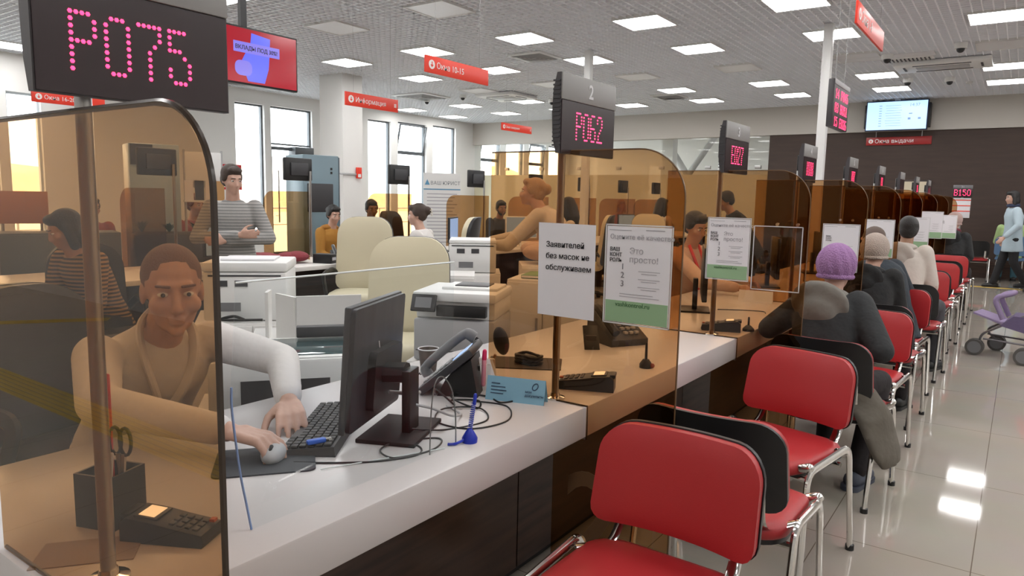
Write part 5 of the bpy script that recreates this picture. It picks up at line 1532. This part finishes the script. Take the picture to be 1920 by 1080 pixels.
def person(label, loc, deg, pose='sit', S=1.0, lean=8, head=(0, 0), arms=(None, None), legs=None, skin_m=SK_L, top=None, bottom=None, hair=None, hat=None,
           bulk=1.0, vox=0.012, female=False, collar=True, hood=None, hoodc=None, beard=None, eyes=True, shoes=SHOE, hip_z=None, sleeve=True, coat=0.0, hand_s=1.0, curl=(0.55, 0.55), palm=(None, None), scarf=None, topname='shirt', headscale=1.0, finger_vox=None, neck_fwd=0.0, side_lean=0.0):
    t = thing('person', label, 'person', loc, R(deg))
    hz = (0.55 if pose == 'sit' else 0.92 * S) if hip_z is None else hip_z
    hip = V((0, 0, hz))
    la = R(lean)
    tv = V((math.sin(R(side_lean)), -math.sin(la), math.cos(la))).normalized()
    xd = V((1, 0, 0)); xd = (xd - tv * xd.dot(tv)).normalized()
    fwd = V((0, -1, 0)); fwd = (fwd - tv * fwd.dot(tv)).normalized()
    W = 0.92 if female else 1.0
    TL = 0.50 * S
    sc = hip + tv * TL
    nk = sc + tv * 0.035 * S + fwd * 0.01
    hdir = (tv * 0.55 + V((0, 0, 1)) * 0.45).normalized()
    hc = nk + hdir * 0.165 * S + fwd * (0.025 + neck_fwd)
    MH = Matrix.Translation(hc) @ Matrix.Rotation(R(head[0]), 4, 'Z') @ Matrix.Rotation(R(head[1]), 4, 'X') @ Matrix.Diagonal((S * headscale, S * headscale, S * headscale, 1))
    sh = [sc + xd * sx * 0.175 * W * S - tv * 0.03 * S for sx in (-1, 1)]     # right, left
    J = []
    for i, sx in enumerate((-1, 1)):
        a = arms[i]
        if a is None:
            if pose == 'sit':
                el = sh[i] + V((sx * 0.05, -0.06, -0.27)) * S
                wr = V((sx * 0.10, -0.34, hz + 0.12))
            else:
                el = sh[i] + V((sx * 0.05, 0.03, -0.29)) * S
                wr = el + V((sx * 0.0, -0.07, -0.25)) * S
        else:
            el, wr = V(a[0]), V(a[1])
        J.append((sh[i], el, wr))
    K = []
    for i, sx in enumerate((-1, 1)):
        h0 = hip + V((sx * 0.092 * S, 0, -0.02))
        if legs:
            kn, an = V(legs[i][0]), V(legs[i][1])
        elif pose == 'sit':
            kn, an = V((sx * 0.12, -0.43 * S, hz - 0.03)), V((sx * 0.12, -0.42 * S, 0.09))
        else:
            kn, an = V((sx * 0.10, -0.02, 0.49 * S)), V((sx * 0.10, 0.02, 0.085))
        K.append((h0, kn, an))
    secs = [(-0.10, .135, .10, 0), (-0.04, .168, .118, 0), (0.03, .168, .120, 0), (0.14, .150, .108, .004), (0.26, .158, .112, .008), (0.38, .170, .118, .004), (0.455, .155, .095, 0), (0.50, .095, .070, 0), (0.53, .062, .058, .004)]
    secs = [(d * S * (TL / S / 0.5), rx * S * W, ry * S, sh_) for d, rx, ry, sh_ in secs]
    b = MB()
    loft_body(b, hip, tv, xd, secs)
    b.chain([nk - tv * 0.02, hc - hdir * 0.05 * S], [0.058 * S, 0.053 * S])
    # head
    b.ell((0, .014, .03), (.074, .094, .087), MH); b.ell((0, -.022, -.03), (.061, .066, .084), MH); b.ell((0, -.032, -.075), (.046, .048, .036), MH)
    b.ell((0, -.070, -.096), (.021, .019, .019), MH)
    b.capsule((0, -.086, .008), .0085, (0, -.106, -.032), .0125, M=MH); b.ell((0, -.098, -.038), (.018, .013, .010), MH)
    b.capsule((-.036, -.076, .024), .012, (.036, -.076, .024), .012, M=MH)
    b.ell((0, -.084, -.062), (.023, .012, .006), MH); b.ell((0, -.083, -.073), (.020, .012, .007), MH)
    for sx in (-1, 1):
        b.ell((sx * .038, -.058, -.028), (.027, .026, .026), MH)
        b.ell((sx * .073, .014, -.010), (.008, .020, .031), MH)
    for i, sx in enumerate((-1, 1)):
        s0, el, wr = J[i]
        b.chain([s0, el, wr], [0.052 * S, 0.041 * S, 0.027 * S])
        d = (wr - el).normalized()
        n_ = palm[i] if palm[i] is not None else V((-sx * 0.7, -0.1, -0.7))
        n_ = V(n_)
        side = d.cross(n_) * (1 if sx < 0 else -1)
        hand(b, wr + d * 0.01, d, n_, side, hand_s * S, curl[i])
        h0, kn, an = K[i]
        b.chain([h0, kn, an], [0.082 * S, 0.055 * S, 0.038 * S])
    link('body', fuse(b, vox, 3, 'body'), skin_m, t)
    if eyes:
        for sx in (-1, 1):
            e = MB().ell((sx * .031, -.0755, .003), (.0135, .0115, .0068), MH)
            eo = e.build('eye', EYE_W, t)
            MB().ell((sx * .031, -.0850, .003), (.0058, .0035, .0056), MH).build('iris', EYE_I, eo)
        if hair is not None:
            eb = MB()
            for sx in (-1, 1):
                eb.capsule((sx * .016, -.090, .025), .004, (sx * .046, -.082, .027), .0035, M=MH)
            eb.build('eyebrows', hair[1], t)
    # clothing
    if top is not None:
        c = MB()
        g = 0.014 * bulk
        lo = -0.13 - coat
        s2 = [(lo * S, .172 * S * W + g + coat * .12, .128 * S + g + coat * .1, 0)] + [(d, rx + g, ry + g, q) for d, rx, ry, q in secs[1:8]] + ([(secs[8][0], secs[8][1] + .014, secs[8][2] + .012, secs[8][3])] if collar else [])
        loft_body(c, hip, tv, xd, s2)
        for i in range(2):
            s0, el, wr = J[i]
            if sleeve:
                e2 = wr - (wr - el).normalized() * 0.03
                c.chain([s0, el, e2], [(0.060 * S + g * .55), 0.050 * S + g * .45, 0.038 * S + g * .3])
            else:
                c.chain([s0, s0.lerp(el, 0.75)], [(0.062 * S + g * .9), 0.056 * S + g * .7])
        if hood:
            hp = nk - fwd * 0.09 * S - tv * 0.02
            c.ell(hp, (0.15 * S, 0.075 * S, 0.10 * S), rot=(la * 0.5 + 0.5, 0, 0))
            c.ell(nk - fwd * 0.02 + tv * .02, (0.10 * S, 0.09 * S, 0.05 * S))
        link(topname, fuse(c, max(vox, 0.011), 6, topname), top, t)
        if hoodc is not None:
            hb = MB()
            q = 0.6 + 0.2 * bulk
            hp = nk - fwd * (0.085 + 0.02 * bulk) * S - tv * 0.085
            hb.ell(hp, (0.155 * S * q, 0.055 * S, 0.125 * S * q), rot=(-la * 0.6, 0, 0)); hb.ell(hp - tv * 0.06, (0.10 * S * q, 0.06 * S, 0.10 * S * q), rot=(-la * 0.6, 0, 0)); hb.ell(nk - fwd * 0.04 - tv * 0.01, (0.13 * S, 0.09 * S, 0.045 * S))
            link('hood', fuse(hb, 0.012, 6, 'hood'), hoodc, t)
    if scarf is not None:
        cm_ = MB().tube([nk + tv * 0.03 + xd * 0.075 * S * math.cos(2 * PI * k / 20) + fwd * 0.075 * S * math.sin(2 * PI * k / 20) for k in range(20)], 0.03 * S, 10, closed=True)
        cm_.build('scarf', scarf, t)
    if bottom is not None:
        c = MB()
        loft_body(c, hip, tv if pose != 'sit' else V((0, 0, 1)), xd if pose != 'sit' else V((1, 0, 0)), [(-0.12 * S, .145 * S, .11 * S, 0), (-0.05 * S, .176 * S * W, .128 * S, 0), (0.04 * S, .174 * S * W, .126 * S, 0), (0.09 * S, .166 * S * W, .12 * S, 0)])
        for h0, kn, an in K:
            c.chain([h0, kn, an + V((0, 0, 0.0))], [0.094 * S, 0.072 * S, 0.058 * S])
        link('trousers', fuse(c, max(vox, 0.012), 5, 'trousers'), bottom, t)
        for h0, kn, an in K:
            d = V((0, -1, 0))
            if legs:
                d = V((an.x - kn.x, 0, 0)) * 0.2 + V((0, -1, 0))
                d.normalize()
            x0 = an - d * 0.05; x0.z = an.z - 0.045
            sm = MB()
            sm.chain([x0, x0 + d * 0.12 + V((0, 0, -0.006)), x0 + d * 0.19 + V((0, 0, -0.012))], [0.042, 0.042, 0.032])
            so = MB().loft([[(u + (x0 + d * 0.075).x, w_ + (x0 + d * 0.075).y, z_) for u, w_ in rrect(0.088, 0.27, 0.04)] for z_ in (an.z - 0.089, an.z - 0.066)])
            sm.add(so.v, so.f)
            sm.build('shoe', shoes, t)
    if hair is not None:
        st_, hm = hair
        h = MB()
        if st_ in ('short', 'long', 'bun', 'pony', 'bob'):
            h.ell((0, .026, .044), (.083, .098, .088), MH); h.ell((0, .05, -.005), (.078, .068, .075), MH)
            h.ell((0, -.045, .085), (.062, .045, .035), MH)
            for sx in (-1, 1):
                h.ell((sx * .072, .01, .02), (.014, .045, .045), MH)
        if st_ == 'buzz':
            h.ell((0, .022, .038), (.0785, .096, .087), MH); h.ell((0, .05, 0), (.072, .062, .06), MH)
        if st_ in ('long',):
            h.chain([(0, .06, .0), (0, .09, -.14), (0, .085, -.30)], [.085, .085, .05], M=MH)
            for sx in (-1, 1):
                h.chain([(sx * .072, .015, .02), (sx * .085, .02, -.12), (sx * .08, .0, -.26)], [.028, .036, .022], M=MH)
        if st_ == 'bob':
            h.ell((0, .04, -.05), (.095, .08, .10), MH)
            for sx in (-1, 1):
                h.chain([(sx * .074, .0, .02), (sx * .084, -.005, -.11)], [.026, .03], M=MH)
        if st_ == 'bun':
            h.ell((0, .122, .035), (.05, .045, .05), MH)
        if st_ == 'pony':
            h.chain([(0, .11, .03), (0, .14, -.06), (0, .13, -.22)], [.035, .04, .02], M=MH)
        link('hair', fuse(h, 0.009, 4, 'hair'), hm, t)
    if beard is not None:
        h = MB()
        h.ell((0, -.040, -.082), (.050, .049, .036), MH); h.ell((0, -.081, -.055), (.026, .014, .006), MH)
        for sx in (-1, 1):
            h.chain([(sx * .062, -.01, -.02), (sx * .05, -.035, -.07)], [.012, .02], M=MH)
        link('beard', fuse(h, 0.008, 3, 'beard'), beard, t)
    if hat is not None:
        hm, ribs, amp, tw = hat
        h = MB()
        rings_hat(h, MH, (.097, .113, .112), 0.030, ribs, amp, tw)
        h.build('knitted_hat', hm, t, angle=60)
        br = MB()
        n = 60
        br.tube([MH @ V((.081 * math.cos(2 * PI * k / n), .095 * math.sin(2 * PI * k / n), -0.035)) for k in range(n)], [0.011 + (0.002 if k % 2 else 0) for k in range(n)], 10, closed=True)
        br.build('hat_brim', hm, t)
    t['_hc'] = 0
    del t['_hc']
    return t, MH, J, hip, tv
def w2l(loc, deg, p):
    """world point -> the person's own frame"""
    a = R(deg); d = V(p) - V(loc)
    return V((d.x * math.cos(a) + d.y * math.sin(a), -d.x * math.sin(a) + d.y * math.cos(a), d.z))

white_shirt = cloth('white_shirt', (0.68, 0.65, 0.63), b=0.4, s=9)
# clerk at the first window
CL, CD = (-2.42, 1.165, 0), 86
e1 = w2l(CL, CD, (-1.93, 0.86, 0.84)); w1 = w2l(CL, CD, (-1.60, 1.02, 0.795))     # right arm, hand on the mouse
e2 = w2l(CL, CD, (-1.99, 1.48, 0.84)); w2 = w2l(CL, CD, (-1.73, 1.305, 0.785))     # left arm, hand flat on the counter
tk, MHk, Jk, hipk, tvk = person('clerk in a white open-collared shirt leaning over the nearest counter, hand on the mouse', CL, CD, 'sit', 1.0, lean=33, head=(-20, 4), arms=((e1, w1), (e2, w2)), skin_m=SK_L, top=white_shirt,
       bottom=cloth('charcoal_trousers', (0.03, 0.03, 0.035)), hair=('buzz', mat('hair_thin', (0.16, 0.085, 0.06), 0.6, bump=0.2, bscale=200)), vox=0.0055, curl=(0.75, 0.32), palm=(w2l((0, 0, 0), CD, (0.1, 0, -1)), w2l((0, 0, 0), CD, (0, 0.1, -1))), hand_s=1.05, hip_z=0.52, headscale=1.1)
fk = V((0, -1, 0)); fk = (fk - tvk * fk.dot(tvk)).normalized(); xk = V((1, 0, 0))
for sx in (-1, 1):
    n0 = hipk + tvk * 0.535
    MB().tube(spline([n0 - fk * 0.075 + tvk * 0.035, n0 + xk * sx * 0.072 + tvk * 0.03, n0 + xk * sx * 0.075 + fk * 0.075 - tvk * 0.03, n0 + xk * sx * 0.045 + fk * 0.125 - tvk * 0.12, n0 + xk * sx * 0.012 + fk * 0.135 - tvk * 0.21], 5), 0.013, 8, squash=(0.8, 1.2)).build('collar', white_shirt, tk)
MB().tube(spline([hipk + tvk * 0.33 + fk * 0.137, hipk + tvk * 0.2 + fk * 0.135, hipk + tvk * 0.02 + fk * 0.14], 4), 0.012, 8, squash=(1.4, 0.6)).build('placket', white_shirt, tk)
# man standing left
person('man in a grey striped sweater standing with folded arms by the tall windows', (-5.10, 3.36, 0), 52, 'stand', 0.925, lean=2, head=(30, 12), arms=(((-0.27, -0.08, 1.04), (0.06, -0.235, 1.075)), ((0.27, -0.08, 1.04), (-0.05, -0.20, 1.03))),
       top=stripes(cloth('striped_knit', (0.35, 0.34, 0.33)), (0.36, 0.35, 0.335), (0.20, 0.20, 0.20), 42, 'Z', 0.62), bottom=cloth('blue_jeans', (0.035, 0.06, 0.11)), hair=('short', H_BRN), vox=0.010, palm=((0, 1, 0), (0, 1, 0)), topname='sweater', bulk=0.9)
# woman in the striped top behind the nearest divider
person('woman with dark hair in a black and tan striped top, seen through the nearest divider', (-4.85, 2.25, 0), 15, 'sit', 0.95, lean=24, head=(-25, 22), top=stripes(cloth('striped_jersey', (0.3, 0.2, 0.1)), (0.42, 0.27, 0.13), (0.02, 0.018, 0.018), 40, 'Z', 0.5),
       bottom=cloth('black_trousers', (0.015, 0.015, 0.017)), hair=('bob', H_BLK), skin_m=SK_M, vox=0.012, female=True)
# woman in the orange hood
person('young woman with dark hair and an orange hooded top at the window-side row', (-6.95, 5.85, 0), 88, 'sit', 0.95, lean=10, head=(-8, 12), top=cloth('mustard_cloth', (0.42, 0.20, 0.035)), hoodc=cloth('mustard_hood', (0.38, 0.17, 0.03)), bottom=cloth('grey_trousers', (0.06, 0.06, 0.07)),
       hair=('bun', H_BLK), vox=0.012, female=True, topname='hooded_top', hip_z=0.50)
person('man with black cropped hair half hidden behind the cream office chair', (-7.25, 6.80, 0), 85, 'sit', 1.0, lean=6, head=(-20, 8), skin_m=SK_D, top=cloth('navy_sweater', (0.03, 0.045, 0.07)), bottom=MATS['grey_trousers'], hair=('short', H_BLK), vox=0.012, topname='sweater', hip_z=0.52)
tc, MHc, Jc, _, _ = person('clerk in a white shirt seen from behind with a hair clip, at the window-side row', (-5.10, 5.66, 0), -72, 'sit', 0.95, lean=10, head=(18, 6), top=white_shirt, bottom=MATS['black_trousers'], hair=('bun', H_BRN), vox=0.012, female=True)
clip = MB()
for sx in (-1, 1):
    for k in range(3):
        clip.tube([MHc @ V((sx * 0.01, .165, .055 - .03 * k)), MHc @ V((sx * 0.028, .172, .045 - .03 * k)), MHc @ V((sx * 0.03, .155, .035 - .03 * k))], 0.004, 6)
clip.build('hair_clip', mat('clip_pale', (0.7, 0.65, 0.55), 0.3), tc)
person('bearded man in a dark grey sweater behind the second divider', (-7.05, 9.45, 0), 70, 'sit', 1.0, lean=12, head=(-10, 10), skin_m=SK_D, top=cloth('dark_sweater', (0.05, 0.05, 0.05)), bottom=MATS['grey_trousers'], hair=('short', H_BLK), beard=H_BLK, vox=0.012, topname='sweater')
# woman bending over
BL, BD = (-2.98, 5.04, 0), -75
person('blonde woman in a white blouse bending forward behind the second divider', BL, BD, 'stand', 0.96, lean=32, head=(12, -4), arms=(((-0.30, -0.52, 1.08), (-0.16, -0.80, 1.02)), ((0.26, -0.46, 1.02), (0.12, -0.72, 1.0))), top=cloth('ivory_blouse', (0.62, 0.55, 0.47), b=0.4, s=9), bottom=MATS['black_trousers'],
       hair=('bun', H_BLD), vox=0.011, female=True, topname='blouse', hip_z=0.88)
person('clerk with long dark hair and a pale jacket, right of the second display pole', (-4.55, 7.75, 0), -60, 'sit', 0.98, lean=6, head=(-35, 6), top=cloth('pale_jacket', (0.60, 0.52, 0.42)), bottom=MATS['black_trousers'], hair=('long', H_BLK), vox=0.013, female=True, topname='jacket', hip_z=0.62)
person('blonde woman with a pink sleeve facing the far clerks behind the second divider', (-6.75, 13.25, 0), 75, 'sit', 0.98, lean=4, head=(-25, 8), top=cloth('pink_top', (0.5, 0.22, 0.2)), bottom=MATS['grey_trousers'], hair=('bob', H_BLD), vox=0.014, female=True, topname='jacket', hip_z=0.60)
person('clerk with long black hair and a white shirt sitting right of the far blonde woman', (-4.75, 10.75, 0), 160, 'sit', 0.98, lean=4, head=(0, 6), top=white_shirt, bottom=MATS['black_trousers'], hair=('long', H_BLK), vox=0.014, female=True, eyes=False, hip_z=0.64)
person('person in black leaning forward behind the third divider', (-2.72, 8.95, 0), -60, 'stand', 0.95, lean=30, head=(0, 20), top=cloth('black_jacket', (0.015, 0.015, 0.017)), bottom=MATS['black_trousers'], hair=('short', H_BLK), skin_m=SK_D, vox=0.014, topname='jacket', hip_z=0.84)
# clerk with a lanyard, fourth window
LL, LD = (-2.20, 5.42, 0), 75
tl, MHl, Jl, hipl, tvl = person('clerk with black hair and a red lanyard over a pale shirt at the third window', LL, LD, 'sit', 0.95, lean=10, head=(-10, 18), arms=((w2l(LL, LD, (-1.86, 5.02, 0.82)), w2l(LL, LD, (-1.62, 5.12, 0.785))), (w2l(LL, LD, (-1.90, 5.75, 0.82)), w2l(LL, LD, (-1.66, 5.55, 0.785)))), top=cloth('pale_pink_shirt', (0.60, 0.44, 0.38)), bottom=MATS['grey_trousers'], hair=('short', H_BLK), skin_m=SK_M, vox=0.011)
ln_ = MB()
for sx in (-1, 1):
    p0 = hipl + tvl * 0.52 + V((sx * 0.06, -0.04, 0)); p1 = hipl + tvl * 0.34 + V((sx * 0.045, -0.155, 0)); p2 = hipl + tvl * 0.12 + V((sx * 0.008, -0.145, 0))
    ln_.tube([p0, p1, p2], 0.012, 6, squash=(1, 1))
ln_.build('lanyard', red_sign, tl)
# visitors along the counter
purple_knit = mat('purple_knit', (0.37, 0.20, 0.42), 0.9, bump=0.6, bscale=120)
cream_knit = mat('cream_knit', (0.55, 0.46, 0.40), 0.9, bump=0.8, bscale=140)
pink_knit = mat('pink_knit', (0.50, 0.36, 0.33), 0.9, bump=0.6, bscale=120)
dark_coat = cloth('dark_coat', (0.022, 0.024, 0.026), b=0.5, s=10)
grey_hood = cloth('grey_green_lining', (0.19, 0.18, 0.16), b=0.4, s=10)
PD, PP = 168, (-0.73, 3.68, 0)
tp_, MHp, Jp, hipp, tvp = person('woman in a purple knitted hat and dark coat with a grey hood, seen from behind', PP, PD, 'sit', 0.87, lean=25, side_lean=9, head=(10, 2), arms=(((-0.24, -0.06, 0.72), (-0.12, -0.36, 0.70)), ((0.34, -0.10, 0.74), (0.36, -0.36, 0.775))), top=dark_coat, hoodc=grey_hood, bottom=cloth('dark_trousers', (0.02, 0.016, 0.018)), hat=(purple_knit, 12, 0.035, 0.42),
       bulk=2.6, vox=0.011, female=True, eyes=False, topname='coat', coat=0.06, shoes=mat('blue_shoe', (0.06, 0.07, 0.10), 0.6), hip_z=0.525,
       headscale=1.12,
       legs=(((-0.13, -0.38, 0.50), (-0.14, -0.16, 0.09)), ((0.12, -0.42, 0.50), (0.12, -0.38, 0.09))))
ctm = MB()
rings = []
for k, (dx, dy, z_, rx, ry) in enumerate(((-0.13, 0.05, 0.56, .13, .10), (-0.19, 0.05, 0.50, .12, .09), (-0.265, 0.04, 0.44, .07, .13), (-0.30, 0.04, 0.36, .045, .15), (-0.335, 0.03, 0.27, .035, .14), (-0.355, 0.02, 0.215, .02, .10))):
    rings.append([(dx + rx * math.cos(2 * PI * j / 20), dy + ry * math.sin(2 * PI * j / 20), z_) for j in range(20)])
ctm.loft(rings)
link('coat_tail', fuse(ctm, 0.011, 5, 'coat_tail'), cloth('grey_brown_lining', (0.115, 0.10, 0.08), b=0.4, s=10), tp_)
person('woman in a cream knitted hat and black hooded jacket, seen from behind', (-0.78, 5.18, 0), 168, 'sit', 0.88, headscale=1.08, lean=25, side_lean=9, head=(6, 0), top=cloth('black_parka', (0.012, 0.013, 0.014), b=0.5, s=10), hoodc=MATS['black_parka'], bottom=MATS['dark_trousers'], hat=(cream_knit, 0, 0, 0), bulk=1.8, vox=0.012, female=True, eyes=False, topname='jacket', hip_z=0.53)
person('man with a shaved head in a dark navy jacket, turned to the counter', (-0.70, 5.86, 0), -118, 'sit', 0.93, lean=20, head=(-12, 4), top=cloth('navy_jacket', (0.025, 0.034, 0.045), b=0.45, s=10), bottom=MATS['blue_jeans'], hair=('buzz', H_BUZZ), bulk=2.2, vox=0.012, eyes=False, topname='jacket', hip_z=0.52,
       arms=(((-0.24, -0.08, 0.74), (-0.08, -0.34, 0.74)), ((0.25, 0.03, 0.74), (0.27, -0.10, 0.50))))
person('person with black hair and a white hooded top, seen from behind', (-0.76, 6.68, 0), 162, 'sit', 0.93, lean=16, side_lean=8, head=(28, 2), top=cloth('white_hoodie', (0.60, 0.55, 0.50), b=0.35, s=10), hoodc=cloth('grey_white_hood', (0.48, 0.44, 0.40)), bottom=MATS['grey_trousers'], hair=('short', H_BLK), skin_m=SK_D, bulk=1.6, vox=0.012, eyes=False, topname='hooded_top', hip_z=0.58)
person('person in a pink knitted hat and dark jacket far along the row', (-0.78, 11.15, 0), 165, 'sit', 0.95, lean=14, head=(0, 0), top=dark_coat, hoodc=dark_coat, bottom=MATS['dark_trousers'], hat=(pink_knit, 0, 0, 0), bulk=2.6, vox=0.014, eyes=False, topname='jacket', hip_z=0.56, scarf=cloth('maroon_scarf', (0.16, 0.02, 0.04)))
person('person in a pale green top sitting by the far brown wall', (-0.12, 16.28, 0), 185, 'sit', 1.0, lean=10, head=(-30, 16), arms=(((-0.24, -0.12, 0.86), (-0.05, -0.28, 1.0)), None), top=cloth('pale_green', (0.36, 0.50, 0.22)), bottom=cloth('teal_jeans', (0.05, 0.13, 0.17)), hair=('short', mat('hair_ginger', (0.25, 0.15, 0.09), 0.6)), vox=0.014, eyes=False, hip_z=0.56, topname='sweater')
# walking woman
person('woman with dark hair in a pale blue jacket walking past the far wall', (-0.10, 15.1, 0), -72, 'stand', 0.97, lean=3, head=(10, 6), arms=(((-0.27, 0.03, 1.10), (-0.25, -0.05, 0.86)), ((0.28, -0.02, 1.10), (0.25, -0.20, 0.90))), top=cloth('pale_blue_jacket', (0.42, 0.52, 0.58)), bottom=MATS['black_trousers'], hair=('bob', H_BLK), vox=0.012, female=True, topname='jacket', coat=0.12, bulk=1.8,
       legs=(((-0.09, -0.10, 0.47), (-0.09, -0.20, 0.085)), ((0.09, 0.02, 0.47), (0.09, 0.22, 0.12))), scarf=cloth('navy_scarf', (0.03, 0.04, 0.08)))
person('person in dark purple and jeans cut by the right picture edge', (0.72, 14.6, 0), -80, 'sit', 1.0, lean=8, head=(0, 8), top=cloth('violet_top', (0.20, 0.15, 0.30)), bottom=MATS['blue_jeans'], hair=('short', H_BLK), vox=0.016, eyes=False, topname='sweater')
dup(CH, (0.74, 14.6, 0), R(-80), 'visitor chair at the right picture edge under the person in purple', 'visitor chairs along the counter')
person('person with reddish hair far left behind the nearest divider', (-7.7, 4.5, 0), 100, 'sit', 1.0, lean=8, head=(0, 5), skin_m=SK_M, top=cloth('rust_jacket', (0.28, 0.06, 0.03)), bottom=MATS['grey_trousers'], hair=('short', mat('hair_red', (0.14, 0.04, 0.02), 0.6)), vox=0.015, topname='jacket', hip_z=0.56)
person('small figure in a rust red top beside the orange tan board', (-8.4, 3.75, 0), 80, 'sit', 0.95, lean=10, head=(10, 5), skin_m=SK_M, top=MATS['rust_jacket'], bottom=MATS['grey_trousers'], hair=('short', H_BRN), vox=0.016, topname='jacket')
